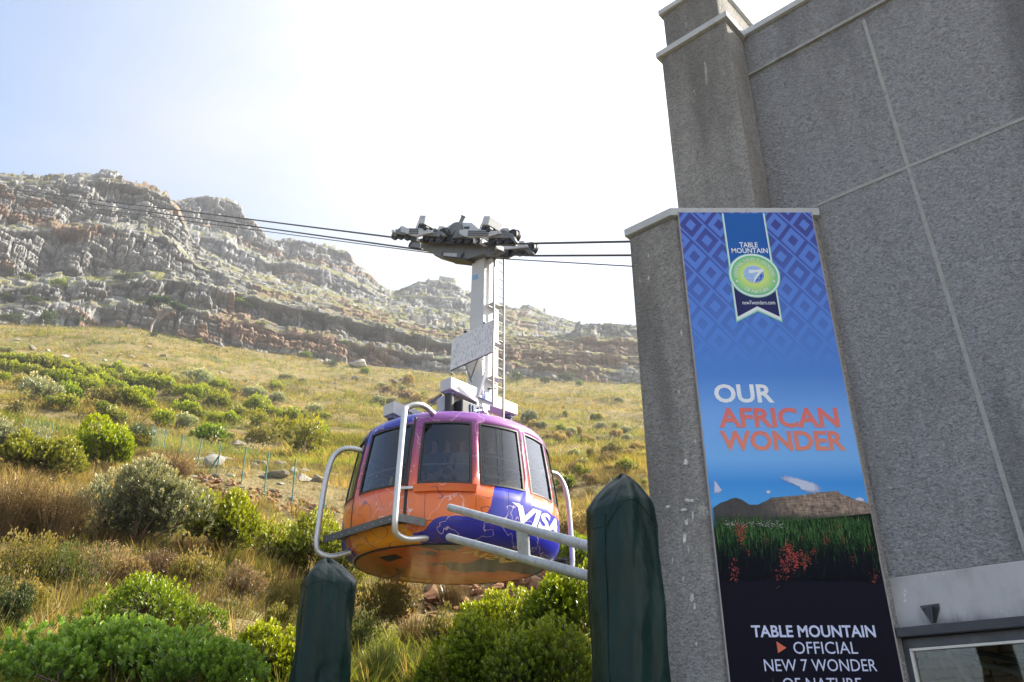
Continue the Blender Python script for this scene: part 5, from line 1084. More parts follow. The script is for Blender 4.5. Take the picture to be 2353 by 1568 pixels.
single(-60, 62, 1330, 1480, 'dark', 9, .12, 1200, 7, 'dark fine-leaved bush at the left edge above the bottom corner', lobes=8, twigs=160)
single(640, 745, 1330, 1420, 'green', 9, .2, 700, 6, 'thin green bush just left of the smaller covered post top', lobes=7, twigs=120)
# heath and straw bushes with upright wiry stems
def wiry(x0, x1, y0, y1, kind, label, n=420, name='heath_bush', cat='heath bush', heads=1.0, lean=.28):
    p = on_ground((x0 + x1) / 2, y1); m_ = size_at(p); W = (x1 - x0) / 2 * m_; H = (y1 - y0) * m_; rs = np.random.default_rng(int(x0 * 3 + y0 + 977))
    a = rs.uniform(0, 6.283, n); q = np.sqrt(rs.random(n)); b = np.stack([np.cos(a) * q * W * .45, np.sin(a) * q * W * .45, np.zeros(n) - .05], 1)
    t_ = b + np.stack([np.cos(a) * q * W * .55 + rs.normal(0, lean * .3, n) * H, np.sin(a) * q * W * .55, H * rs.uniform(.55, 1.05, n) * (1 - .25 * q)], 1)
    w = .7 * m_; sd = np.stack([-np.sin(a), np.cos(a), 0 * a], 1) * w
    V = [np.stack([b - sd, b + sd, t_ + sd * .4, t_ - sd * .4], 1)]; T = [np.full(n, .25) + rs.normal(0, .1, n)]
    for j in range(18):
        f = rs.uniform(.45, 1.0, n); c_ = b + (t_ - b) * f[:, None]; dl = rs.normal(size=(n, 3)) * .6 + np.array([0, 0, .8]); dl /= np.linalg.norm(dl, axis=1)[:, None]; l_ = 3.6 * m_ * heads * rs.uniform(.7, 1.3, n)[:, None]
        s_ = np.cross(dl, rs.normal(size=(n, 3))); s_ /= np.linalg.norm(s_, axis=1)[:, None]; s_ = s_ * l_ * .22
        V.append(np.stack([c_, c_ + dl * l_ * .5 + s_, c_ + dl * l_, c_ + dl * l_ * .5 - s_], 1)); T.append(np.clip(.15 + .75 * (f - .4) / .6 + rs.normal(0, .12, n), 0, 1))
    V = np.concatenate(V).reshape(-1, 3); F = (np.arange(len(V) // 4) * 4)[:, None] + np.arange(4)
    root = thing(name, label, cat, p); o = link('foliage', mesh_np('foliage', V, F, {'tone': np.concatenate(T)}), LM[kind], root); return root
def feather(x0, x1, y0, y1, kind, label, n=1500, name='heath_bush', cat='heath bush', **k):
    return single(x0, x1, y0, y1, kind, k.pop('lpx', 6), .17, n, 7, label, name, cat, spread=.42, tipup=.82, hollow=.25, low=.05, twigs=160, lobes=k.pop('lobes', 14))
feather(-40, 110, 1205, 1400, 'heath', 'yellowish heath bush with orange tips at the left edge', 1700)
feather(70, 225, 1225, 1400, 'lush', 'tall yellow-green heath bush left of the open twiggy bush', 1700)
feather(-30, 95, 1330, 1450, 'heath', 'pinkish heath bush above the left bottom corner', 1300)
wiry(170, 300, 1235, 1350, 'tan', 'straw-coloured wiry bush in front of the grey protea', 600, 'dry_bush', 'dry bush')
feather(215, 335, 1270, 1370, 'tan', 'pale straw heath bush behind the open twiggy bush', 1200)
wiry(300, 420, 1252, 1350, 'brown', 'reddish-brown seed-headed reed clump in front of the grey protea', 800, 'restio_clump', 'reed clump')
feather(370, 520, 1275, 1385, 'heath', 'pale orange-topped heath bush below the round lime-green bush', 1700)
feather(500, 600, 1300, 1400, 'tan', 'pinkish straw heath bush right of the pale orange-topped one', 1200)
feather(590, 700, 1330, 1440, 'heath', 'heath bush with reddish tips left of the smaller covered post', 1300)
feather(600, 680, 1385, 1470, 'olive', 'olive heath bush low beside the smaller covered post, left of it', 900)
wiry(-60, 110, 1060, 1240, 'brown', 'brown feathery reed clump under the lime-green bush at left edge', 900, 'restio_clump', 'reed clump', lean=.6)
wiry(60, 190, 1090, 1260, 'brown', 'dark brown reed clump left of the big grey protea', 700, 'restio_clump', 'reed clump', lean=.5)
wiry(305, 440, 1030, 1110, 'brown', 'brown reed clump at the foot of the fence above the protea', 600, 'restio_clump', 'reed clump', lean=.4)
feather(800, 930, 1335, 1470, 'heath', 'heath bush with pale orange heads right of the smaller covered post', 1700)
feather(775, 865, 1395, 1530, 'lush', 'soft green heath bush beside the smaller covered post', 1300)
feather(868, 960, 1325, 1420, 'tan', 'straw-topped heath bush under the middle of the cabin', 1200)
feather(690, 800, 1300, 1400, 'dark', 'dark green bush behind the smaller covered post', 1200)
feather(960, 1050, 1400, 1520, 'olive', 'low olive heath bush left of the yellow-tipped bush', 1200)
wiry(820, 930, 1460, 1585, 'lush', 'tall green grass clump with seed heads right of the smaller covered post', 700, 'grass_clump', 'grass clump', .5)
wiry(905, 990, 1400, 1500, 'brown', 'brown grass clump on the stones left of the yellow-tipped bush', 500, 'grass_clump', 'grass clump', .6)
wiry(1000, 1075, 1325, 1400, 'brown', 'dark brown tuft between the big stones below the cabin', 450, 'grass_clump', 'grass clump', .5)
wiry(1215, 1300, 1560 - 20, 1640, 'lush', 'fine green tuft at the very bottom beside the bigger covered post', 200, 'grass_clump', 'grass clump')
# small white flower heads at the bottom edge
p = on_ground(845, 1566); m_ = size_at(p); fl = thing('white_flower', 'cluster of small white flowers at the bottom right of the smaller covered post', 'flower', p)
M_PET = pmat('petal_white', (.74, .70, .62), .7)
for k in range(26):
    mb = MB(); q = p + Vector((random.gauss(0, 18), random.gauss(0, 14), abs(random.gauss(0, 1)) * 9 + 6)) * m_; mb.tube([q - Vector((0, 0, 18 * m_)), q], .5 * m_, 3, False); mb.mi = 1; mb.lathe(q, [(.2 * m_, -1.2 * m_), (2.6 * m_, 0), (2.2 * m_, 1.2 * m_), (.1 * m_, 1.8 * m_)], 8); mb.build('flower_head', [M_STEM, M_PET], fl)

# --- hillside bushes
PROT = {}
for kind, kd in (('lime', dict(L=.17, lw=.05)), ('green', dict(L=.16, lw=.05)), ('grey', dict(L=.19, lw=.04)), ('olive', dict(L=.14, lw=.045)), ('tan', dict(L=.15, lw=.04)), ('dark', dict(L=.15, lw=.04)), ('brown', dict(L=.15, lw=.03))):
    PROT[kind] = [bush_proto(500 + 10 * v + len(kind), 1.0, 1.3, kind, 430 if kind in ('lime', 'grey') else 380, kd['L'], kd['lw'], 5, 22, lobes=6 + 2 * (v % 3), tipup=.5) for v in range(4 if kind in ('lime', 'green') else 2)]
C4 = lambda cx, cy: (cx * .3174, 718.1 + cy * .3174)
C5 = lambda cx, cy: (1091.6 + cx * .2931, 677.9 + cy * .2931)
C2 = lambda cx, cy: (861.8 + cx * .3224, 471 + cy * .3224)
raw = []
for x, y, w, k in [(60, 400, 130, 'lime'), (150, 410, 130, 'lime'), (20, 440, 110, 'lime'), (100, 455, 120, 'lime'), (250, 440, 150, 'lime'), (230, 485, 130, 'lime'), (330, 405, 110, 'lime'), (370, 455, 140, 'lime'), (480, 485, 140, 'lime'), (300, 505, 130, 'lime'), (430, 545, 170, 'lime'), (500, 415, 100, 'lime'), (560, 505, 140, 'lime'), (550, 445, 120, 'lime'), (590, 605, 190, 'lime'), (690, 525, 140, 'lime'), (650, 585, 130, 'lime'), (740, 565, 150, 'lime'), (640, 470, 110, 'lime'), (830, 475, 130, 'lime'), (850, 588, 120, 'lime'), (930, 560, 150, 'lime'), (780, 500, 110, 'lime'), (960, 505, 110, 'lime'), (1080, 595, 150, 'lime'), (1040, 530, 110, 'lime'), (1150, 495, 90, 'olive'), (1240, 610, 160, 'lime'), (1190, 560, 110, 'lime'), (1360, 650, 160, 'lime'), (1345, 678, 100, 'lime'), (1490, 608, 120, 'lime'), (1570, 580, 110, 'lime'), (1685, 592, 66, 'lime'), (1545, 708, 180, 'lime'), (1650, 690, 80, 'lime'), (1990, 575, 82, 'lime'), (740, 440, 90, 'lime'), (28, 515, 90, 'lime'), (175, 562, 120, 'olive'), (290, 668, 210, 'grey'), (490, 668, 170, 'green'), (475, 722, 165, 'lime'), (735, 695, 200, 'olive'), (885, 685, 150, 'lime'), (1005, 660, 165, 'lime'), (975, 715, 170, 'lime'), (1060, 735, 100, 'lime'), (725, 785, 150, 'green'), (835, 828, 160, 'lime'), (1175, 845, 165, 'lime'), (1330, 850, 145, 'grey'), (1340, 765, 150, 'lime'), (1430, 795, 120, 'lime'), (1540, 815, 110, 'lime'), (1655, 818, 130, 'lime'), (1720, 778, 120, 'lime'), (1855, 858, 165, 'olive'), (1840, 750, 170, 'lime'), (1970, 768, 120, 'lime'), (2100, 825, 140, 'lime'), (2150, 785, 120, 'lime'), (2225, 795, 80, 'lime'), (2265, 955, 200, 'lime'), (2335, 795, 90, 'lime'), (2170, 1060, 340, 'olive'), (1890, 1005, 190, 'olive'), (1510, 965, 230, 'green'), (960, 1015, 220, 'dark'), (1240, 500, 110, 'grey'), (1430, 545, 150, 'grey'), (1790, 620, 110, 'grey'), (1880, 628, 100, 'grey'), (1990, 668, 110, 'grey'), (2280, 745, 100, 'grey'), (50, 300, 120, 'grey'), (250, 530, 80, 'grey'), (360, 705, 110, 'green'), (80, 745, 130, 'olive'), (2190, 500, 60, 'grey'), (2070, 490, 90, 'grey'), (2330, 1000, 90, 'lime'), (1660, 930, 60, 'green')]:
    raw.append((*C4(x, y), w * .3174, k))
for x, y, w, k in [(420, 1010, 130, 'grey'), (455, 1060, 90, 'tan'), (530, 1060, 90, 'grey'), (675, 1078, 76, 'green'), (650, 1120, 80, 'tan'), (722, 1138, 84, 'brown'), (760, 1108, 90, 'grey'), (820, 1108, 80, 'tan'), (890, 1168, 110, 'tan'), (660, 1178, 110, 'tan'), (580, 1150, 80, 'tan'), (895, 1310, 120, 'olive'), (965, 1155, 70, 'grey'), (990, 1078, 90, 'grey'), (1190, 1100, 90, 'grey'), (1190, 1168, 84, 'grey'), (1260, 1240, 90, 'tan'), (1190, 1286, 100, 'tan'), (1300, 1296, 64, 'olive'), (1320, 1238, 70, 'tan'), (1105, 1218, 70, 'lime'), (1090, 1296, 160, 'olive'), (770, 1400, 90, 'brown'), (890, 1490, 100, 'brown'), (715, 1535, 160, 'green'), (850, 1178, 56, 'lime'), (940, 1260, 70, 'tan'), (830, 1360, 90, 'grey'), (1200, 1370, 80, 'brown'), (1060, 1390, 70, 'tan'), (960, 1000, 90, 'lime'), (700, 960, 60, 'olive'), (1100, 1060, 60, 'olive'), (1340, 1500, 60, 'lime'), (1180, 660, 60, 'dark'), (640, 640, 90, 'dark'), (700, 690, 110, 'dark'), (540, 700, 70, 'dark'), (1130, 850, 60, 'dark'), (820, 720, 60, 'green'), (840, 1430, 110, 'lime')]:
    raw.append((*C5(x, y), w * .2931, k))
for x, y, w, k in [(80, 1362, 90, 'tan'), (190, 1400, 120, 'tan'), (290, 1425, 110, 'tan'), (390, 1450, 110, 'tan'), (205, 1330, 70, 'grey'), (60, 1310, 90, 'grey'), (340, 1400, 70, 'green'), (20, 1420, 80, 'grey'), (120, 1440, 70, 'grey'), (430, 1410, 70, 'tan')]:
    raw.append((*C2(x, y), w * .3224, k))
for x, y, w, k in [(395, 765, 22, 'dark'), (352, 775, 18, 'dark'), (530, 792, 26, 'dark'), (620, 810, 22, 'green'), (700, 826, 24, 'green'), (20, 748, 40, 'dark'), (110, 752, 36, 'dark'), (185, 752, 26, 'dark'), (1185, 880, 28, 'dark'), (455, 790, 16, 'green'), (560, 790, 26, 'green'), (630, 892, 24, 'lime'), (838, 862, 22, 'green'), (765, 845, 24, 'dark'), (940, 893, 40, 'tan'), (1225, 1112, 40, 'green'), (1300, 1130, 46, 'green'), (1440, 1090, 40, 'lime'), (1420, 1010, 30, 'tan'), (1400, 1070, 36, 'brown'), (1320, 1060, 30, 'grey')]:
    raw.append((x, y, w, k))
KN = {'lime': ('lime-green', 'shrub'), 'green': ('mid-green', 'shrub'), 'grey': ('grey-green', 'shrub'), 'olive': ('olive', 'shrub'), 'tan': ('straw-topped', 'shrub'), 'dark': ('dark green', 'shrub'), 'brown': ('brown', 'shrub')}
def zone(x, y):
    if x > 1255: return 'on the slope between cabin and grey pillar' if y > 900 else 'under the cliff between mast and grey pillar'
    if x > 1120: return 'on the slope just right of the cabin roof'
    if x > 855 and y < 960: return 'on the slope left of the mast foot'
    if y < 830: return 'at the foot of the cliff'
    if x < 330: return 'in the upper left thicket' if y < 900 else 'below the upper left thicket'
    if x < 560: return 'in the middle of the hillside' if y < 945 else 'just above the fence'
    return 'on the hillside left of the cabin' if y < 985 else 'near the fence left of the cabin'
ORD = ['leftmost', 'second from left', 'third from left', 'fourth from left', 'fifth from left', 'sixth from left', 'seventh from left', 'eighth from left', 'ninth from left', 'tenth from left', '11th from left', '12th from left', '13th from left', '14th from left', '15th from left', '16th from left', '17th from left', '18th from left', '19th from left', '20th from left'] + ['%dth from left' % q for q in range(21, 60)]
groups = {}
for i, (x, y, w, k) in enumerate(raw): groups.setdefault((k, zone(x, y)), []).append(i)
lab = {}
for (k, z_), ids in groups.items():
    ids.sort(key=lambda i: raw[i][0])
    for j, i in enumerate(ids): lab[i] = f"{KN[k][0]} rounded shrub {z_}" + (f", {ORD[j]}" if len(ids) > 1 else ", the only one there")
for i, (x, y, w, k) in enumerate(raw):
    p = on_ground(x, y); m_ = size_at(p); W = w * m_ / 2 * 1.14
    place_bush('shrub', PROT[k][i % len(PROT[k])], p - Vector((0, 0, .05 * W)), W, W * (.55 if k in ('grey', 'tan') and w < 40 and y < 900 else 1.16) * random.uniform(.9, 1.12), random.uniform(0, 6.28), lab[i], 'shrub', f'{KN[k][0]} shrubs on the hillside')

# --- ground cover, nobody could count it: grass tufts by the thousand
def tuft(rs, n, h, w, lean, bw=.02):
    a = rs.uniform(0, 6.283, n); q = np.sqrt(rs.random(n)) * w; b = np.stack([np.cos(a) * q * .4, np.sin(a) * q * .4, 0 * a - .03], 1); hh = h * rs.uniform(.55, 1.1, n)
    t_ = b + np.stack([np.cos(a) * (q * .8 + lean * hh * rs.random(n)), np.sin(a) * (q * .8 + lean * hh * rs.random(n)), hh], 1)
    s_ = np.stack([-np.sin(a), np.cos(a), 0 * a], 1) * bw
    V = np.stack([b - s_, b + s_, t_], 1).reshape(-1, 3); return V, np.clip(.45 + rs.normal(0, .2, n), 0, 1)
BARE = [(on_ground(px_, py_), r_) for px_, py_, r_ in ((690, 1120, 4.5), (600, 1130, 3), (770, 1150, 3), (860, 1440, .9), (1180, 1345, 2.2), (1080, 1350, 2), (940, 1450, 1.4), (330, 1365, .9), (200, 1345, .8), (120, 1250, 1.2), (600, 1400, .8))]
def cover_stuff(name, kind, r0, r1, n, h, w, blades, lean, seed, freq, thr, az0=-44, az1=24, hs=0):
    rs = np.random.default_rng(seed); m = n * 3; az_ = np.radians(rs.uniform(az0, az1, m)); r_ = np.sqrt(rs.uniform(r0 ** 2, r1 ** 2, m)) if r1 < 60 else np.exp(rs.uniform(math.log(r0), math.log(r1), m))
    x, y = np.sin(az_) * r_, np.cos(az_) * r_; d = fbm(x * freq, y * freq, seed, 3); ok_ = d > thr
    for bc, br in BARE: ok_ &= ~((np.hypot(x - bc.x, y - bc.y) < br * rs.uniform(.6, 1.1, m)) & (rs.random(m) < .9))
    keep = np.nonzero(ok_)[0][:n]; x, y, r_ = x[keep], y[keep], r_[keep]; z = ground(x, y)
    tv = [tuft(rs, blades, h, w, lean, .009 if r1 < 100 else .024) for _ in range(6)]; which = rs.integers(0, 6, len(x)); Vs, Ts = [], []
    for k in range(6):
        i = np.nonzero(which == k)[0]; V, T = tv[k]; a = rs.uniform(0, 6.283, len(i)); s_ = rs.uniform(.6, 1.25, len(i)) * (1 + hs * r_[i]); c_, s2 = np.cos(a) * s_, np.sin(a) * s_
        X_ = V[None, :, 0] * c_[:, None] - V[None, :, 1] * s2[:, None] + x[i, None]; Y_ = V[None, :, 0] * s2[:, None] + V[None, :, 1] * c_[:, None] + y[i, None]; Z_ = V[None, :, 2] * s_[:, None] + z[i, None]
        Vs.append(np.stack([X_, Y_, Z_], -1).reshape(-1, 3)); tone = fbm(x[i] * .25, y[i] * .25, seed + 5, 3); Ts.append(np.clip(T[None] + (tone[:, None] - .5) * 1.6, 0, 1).reshape(-1))
    V = np.concatenate(Vs); F = np.arange(len(V)).reshape(-1, 3); o = link(name, mesh_np(name, V, F, {'tone': np.concatenate(Ts)}), LM[kind]); tag(o, kind='stuff')
cover_stuff('dry_grass', 'mix', 7.3, 55, 5612, .30, .28, 30, .7, 21, .35, .38)
cover_stuff('heath_cover', 'heath', 7.3, 50, 3904, .36, .36, 34, .8, 31, .5, .47)
cover_stuff('straw_cover', 'tan', 8, 50, 2196, .42, .30, 30, .6, 35, .45, .52)
cover_stuff('green_grass', 'lush', 7.3, 60, 3172, .26, .30, 28, .9, 41, .3, .54)
cover_stuff('brown_grass', 'brown', 9, 60, 2196, .42, .28, 28, .6, 51, .4, .55)
cover_stuff('far_grass', 'mix', 45, 205, 18300, .34, .55, 9, 1.0, 61, .12, .40, hs=.004)
cover_stuff('far_green', 'lush', 45, 205, 10980, .30, .6, 9, 1.1, 71, .1, .52, hs=.004)
cover_stuff('far_heath', 'heath', 45, 200, 7320, .34, .6, 9, 1.0, 81, .15, .50, hs=.004)
cover_stuff('far_scrub', 'olive', 45, 205, 5490, .36, .6, 9, 1.0, 91, .09, .55, hs=.006)
# ------------------------------------------------------------------ boulders and loose stone
def rock_mesh(name, seed, sub=2, flat_=.65, m=None):
    rs = np.random.default_rng(seed); bm = bmesh.new(); bmesh.ops.create_icosphere(bm, subdivisions=sub, radius=1)
    pl = []
    for k in range(10):
        n_ = rs.normal(size=3); n_ /= np.linalg.norm(n_); pl.append((n_, rs.uniform(.36, .74)))
    for v in bm.verts:
        p = np.array(v.co)
        for n_, d in pl:
            s_ = p @ n_
            if s_ > d: p = p - n_ * (s_ - d)
        v.co = Vector((p[0] * 1.35, p[1] * 1.2, p[2] * 1.2 * flat_)) + Vector(rs.normal(0, .012, 3))
    me = bpy.data.meshes.new(name); bm.to_mesh(me); bm.free()
    if m: me.materials.append(m)
    return me
def stone_mat(name, a, b, c_):
    t = NT(name); c = t.coord(); oi = t.n('ShaderNodeObjectInfo'); n1 = t.noise(c, 1.6, 5, .65); n2 = t.noise(c, 9, 4, .65)
    col = t.ramp(t.math('ADD', t.math('MULTIPLY', n1, .7), t.math('MULTIPLY', oi.outputs['Random'], .3)), [(.32, a), (.5, b), (.68, c_)]); col = t.mix(t.math('MULTIPLY', t.step(n2, .56, .66), .4), col, tuple(x * .55 for x in b))
    return t.done(t.bsdf(col, .92, 0, t.bump(n2, .6, .08), Specular_IOR_Level=.2))
M_PALE = stone_mat('pale_sandstone', (.20, .18, .155), (.29, .265, .23), (.38, .355, .32)); M_REDST = stone_mat('reddish_sandstone', (.24, .115, .06), (.36, .19, .10), (.44, .29, .18))
PR = [rock_mesh('boulder', 900 + k, 2, .5 + .08 * k, M_PALE) for k in range(5)]
RR_ = [rock_mesh('stone', 950 + k, 2, .6 + .08 * k, M_REDST) for k in range(5)]; RP_ = [rock_mesh('stone', 970 + k, 2, .65, M_PALE) for k in range(3)]
def rock(meshes, p, w, parent=None, name='boulder', label=None, sink=.25, group=None):
    o = bpy.data.objects.new(name, random.choice(meshes)); COL.objects.link(o); s_ = w / 2; o.scale = (s_, s_ * random.uniform(.7, 1.1), s_ * random.uniform(.7, 1.05)); o.rotation_euler = (random.uniform(-.3, .3), random.uniform(-.3, .3), random.uniform(0, 6.28))
    q = Vector(p) + Vector((0, 0, s_ * (.5 - sink)))
    if parent is not None: o.parent = parent; q = q - parent.location
    o.location = q
    if label: tag(o, label, 'boulder', group)
    return o
bl = []
for x, y, w in [(470, 330, 90), (870, 310, 50), (1060, 395, 80), (810, 410, 60), (1335, 445, 60), (1450, 420, 60), (1595, 440, 36), (560, 370, 60), (635, 322, 50), (240, 270, 70), (350, 283, 50), (125, 206, 50), (565, 278, 36), (1080, 255, 50), (1080, 230, 40), (1210, 262, 44), (1325, 320, 36), (1085, 690, 90), (1240, 745, 50), (455, 775, 42), (865, 735, 40), (1680, 890, 50), (1715, 960, 130), (1800, 935, 60), (1805, 885, 76), (1085, 345, 40), (940, 330, 60), (180, 600, 60), (480, 940, 50), (1110, 880, 60), (1000, 870, 80), (1620, 720, 40), (650, 420, 60), (300, 580, 30), (1180, 320, 60), (700, 300, 36), (760, 350, 40), (80, 770, 80), (1180, 670, 50), (1550, 330, 40)]:
    bl.append((*C4(x, y), w * .3174))
for x, y, w in [(800, 830, 60), (822, 845, 50), (806, 838, 24), (752, 838, 24), (740, 832, 14), (500, 782, 40), (480, 786, 30), (560, 878, 16), (770, 884, 18), (815, 872, 22), (905, 880, 22), (925, 876, 26), (950, 888, 16), (1150, 905, 18), (1040, 862, 14), (890, 900, 20)]:
    bl.append((x, y, w))
for x, y, w in [(1390, 1210, 40), (1415, 1215, 30)]: bl.append((1240 * .5745 + x * 0 + (x - 1240) * 1.0 + 527, y, w))
def rzone(x, y):
    if x > 1150: return 'on the slope right of the cable car'
    if x > 700: return 'on the slope behind the mast' if y < 920 else 'beside the cabin'
    if y < 830: return 'high on the slope under the cliff'
    if y < 900: return 'on the upper slope'
    return 'among shrubs on the middle slope'
gr = {}
for i, (x, y, w) in enumerate(bl): gr.setdefault(rzone(x, y), []).append(i)
for z_, ids in gr.items():
    ids.sort(key=lambda i: bl[i][0])
    for j, i in enumerate(ids):
        x, y, w = bl[i]; p = on_ground(x, y); rock(PR, p, w * size_at(p) * .85, None, 'boulder', f"pale boulder {z_}" + (f", {ORD[j]}" if len(ids) > 1 else ''), group='pale boulders on the hillside')
# big pale rocks behind the fence
k = 0
for x, y, w in [(1540, 1120, 150), (1620, 1090, 110), (1440, 1085, 90), (1500, 1060, 100), (1390, 1030, 80), (1480, 1010, 60), (1140, 1010, 70), (1240, 985, 60), (1730, 1080, 70), (1830, 1120, 100), (1890, 1110, 90), (2000, 1195, 140), (2110, 1175, 110), (2190, 1165, 90), (2180, 1215, 130), (2290, 1225, 110), (2250, 1200, 80), (2020, 1120, 100), (1770, 1180, 60), (1660, 1190, 70), (1330, 970, 50), (1900, 1200, 50), (2040, 1250, 60)]:
    px, py = C4(x, y); p = on_ground(px, py); k += 1
    rock(PR, p, w * .3174 * size_at(p) * 1.1, None, 'boulder', f"pale rock in the rubble behind the green fence posts, {ORD[[q for q in sorted([1540,1620,1440,1500,1390,1480,1140,1240,1730,1830,1890,2000,2110,2190,2180,2290,2250,2020,1770,1660,1330,1900,2040])].index(x)]} there", group='pale rocks behind the fence')
# stone banks: loose stones, each a part
def bank(label, pts, n, wpx, meshes, name='stone_bank'):
    c0 = on_ground(sum(p[0] for p in pts) / len(pts), sum(p[1] for p in pts) / len(pts)); root = thing(name, label, 'stone bank', c0); i = 0
    xs = [p[0] for p in pts]; ys0 = [p[1] for p in pts]; ys1 = [p[2] for p in pts]
    while i < n:
        x = random.uniform(min(xs), max(xs)); a_, b_ = np.interp(x, xs, ys0), np.interp(x, xs, ys1); y = random.uniform(a_, b_); p = on_ground(x, y); m_ = size_at(p); w = wpx * random.uniform(.55, 1.5) * m_
        rock(meshes, p + Vector((0, 0, .3 * m_ * wpx * random.random())), w, root, 'stone', sink=.15); i += 1
bank('bank of loose reddish stones along the foot of the wire fence', [(440, 1085, 1112), (515, 1105, 1140), (560, 1112, 1165), (640, 1135, 1180), (700, 1155, 1195), (775, 1165, 1200)], 190, 11, RR_ + RR_ + RP_)
bank('bank of big reddish sandstone blocks below the cabin floor', [(985, 1330, 1420), (1060, 1325, 1410), (1160, 1315, 1390), (1260, 1310, 1370), (1345, 1300, 1365)], 70, 30, RR_)
bank('scatter of small reddish stones left of the yellow-tipped bush', [(900, 1400, 1560), (960, 1390, 1520), (1010, 1390, 1440)], 70, 13, RR_)
bank('scatter of reddish stones between the heath bushes at lower left', [(20, 1120, 1220), (110, 1180, 1260), (200, 1330, 1370), (330, 1340, 1370), (470, 1350, 1390)], 60, 10, RR_)

# ------------------------------------------------------------------ wire fence
M_POST = pmat('fence_green', (.02, .14, .10), .5, 0, .15, 8); M_WIRE = pmat('fence_wire', (.06, .17, .13), .5, .2)
FP = [((60, 962), (55, 1000)), ((123, 970), (119, 1006)), ((198, 974), (193, 1012)), ((282, 980), (278, 1018)), ((313, 971), (307, 1023)), ((352, 978), (340, 1040)), ((384, 987), (374, 1050)), ((421, 999), (410, 1062)), ((464, 1009), (452, 1083)), ((508, 1019), (496, 1100)), ((566, 1029), (554, 1114)), ((618, 1038), (607, 1134)), ((680, 1054), (671, 1157)), ((752, 1073), (744, 1186)), ((850, 1098), (843, 1225)), ((1000, 1140), (996, 1285)), ((1238, 1215), (1236, 1352))]
fen = thing('wire_fence', 'green wire mesh fence with slim posts climbing the slope', 'fence', on_ground(*FP[0][1])); prev = None
fp = []
for tp, bt in FP:
    b_ = on_ground(*bt); d = ray(*tp); h_ = math.hypot(d.x, d.y); s_ = math.hypot(b_.x, b_.y) / h_; t_ = EYE + d * s_; t_ = Vector((t_.x, t_.y, t_.z)); fp.append((b_, t_))
    mb = MB(); mb.tube([b_ - UP * .2, t_], .024, 8); mb.build('post', M_POST, fen, smooth=True)
mb = MB()
for (b0, t0), (b1, t1) in zip(fp, fp[1:]):
    L_ = (b1 - b0).length; nv = max(4, int(L_ / .16))
    for k in range(nv): q = k / nv; mb.tube([b0.lerp(b1, q), t0.lerp(t1, q)], .0013, 3, False)
    for k in range(13): q = k / 12; mb.tube([b0.lerp(t0, q), b1.lerp(t1, q)], .0013, 3, False)
tag(mb.build('wire_mesh', M_WIRE, fen), kind='stuff')
b_ = on_ground(473, 1096); mb = MB(); mb.tube([b_, fp[9][1].lerp(fp[9][0], .35)], .03, 8); mb.build('stay', M_POST, fen, smooth=True)
mb = MB(); mb.tube([on_ground(262, 1010), fp[3][1].lerp(fp[3][0], .3)], .03, 8); mb.build('stay', M_POST, fen, smooth=True)

# ------------------------------------------------------------------ pine under the cliff, ledge bushes, poles on the ridge
def ray_hit(px, py, names=('cliff', 'mountain_ridge', 'hillside')):
    d = ray(px, py).normalized(); best = None
    for n_ in names:
        ob = bpy.data.objects[n_]; ok, loc, no, ix = ob.ray_cast(EYE, d)
        if ok and (best is None or (loc - EYE).length < (best - EYE).length): best = loc.copy()
    return best
p = on_ground(346, 764); p = p * (190 / math.hypot(p.x, p.y)) if False else p; m_ = size_at(p)
pine = thing('pine_tree', 'lone umbrella-topped pine tree at the foot of the cliff', 'tree', p); rs = np.random.default_rng(5); mb = MB(); Hh = 92 * m_
top = p + Vector((14 * m_, 0, Hh * .55)); mb.tube(smooth_path([p - UP * 1, p + Vector((0, 0, Hh * .2)), p + Vector((7 * m_, 0, Hh * .38)), top], 4), [2.8 * m_] * 4 + [2.4 * m_] * 4 + [1.8 * m_] * 4 + [1.4 * m_], 8)
cents = []
for k in range(17):
    a_ = rs.uniform(0, 6.28); q = math.sqrt(rs.random()); e_ = p + Vector(((16 + math.cos(a_) * q * 42) * m_, math.sin(a_) * q * 26 * m_, Hh * (.80 + .14 * (1 - q) + rs.uniform(-.05, .05)) - math.cos(a_) * q * 7 * m_)); cents.append(e_); mb.tube([top + Vector((0, 0, rs.uniform(-.25, 0) * Hh)), (top + e_) / 2 + Vector((0, 0, -3 * m_)), e_], [1.1 * m_, .8 * m_, .4 * m_], 5)
mb.build('trunk', pmat('pine_bark', (.30, .26, .22), .9, 0, .2, 2), pine, smooth='all')
nT = 5200; k = rs.integers(0, len(cents), nT); C_ = np.array(cents)[k]; d = rs.normal(size=(nT, 3)); d /= np.linalg.norm(d, axis=1)[:, None]; P_ = C_ + d * np.array([11, 9, 6]) * m_ * rs.uniform(.4, 1, nT)[:, None]
dl = d * .5 + np.array([0, 0, .6]) + rs.normal(size=(nT, 3)) * .4; dl /= np.linalg.norm(dl, axis=1)[:, None]; sd = np.cross(dl, rs.normal(size=(nT, 3))); sd /= np.linalg.norm(sd, axis=1)[:, None]; l_ = 4.6 * m_
V = np.stack([P_, P_ + dl * l_ * .5 + sd * l_ * .35, P_ + dl * l_, P_ + dl * l_ * .5 - sd * l_ * .35], 1).reshape(-1, 3) - np.array(p); F = (np.arange(nT) * 4)[:, None] + np.arange(4)
link('crown', mesh_np('crown', V, F, {'tone': np.clip(.25 + .4 * d[:, 2] + rs.normal(0, .12, nT), 0, 1)}), LM['dark'], pine)
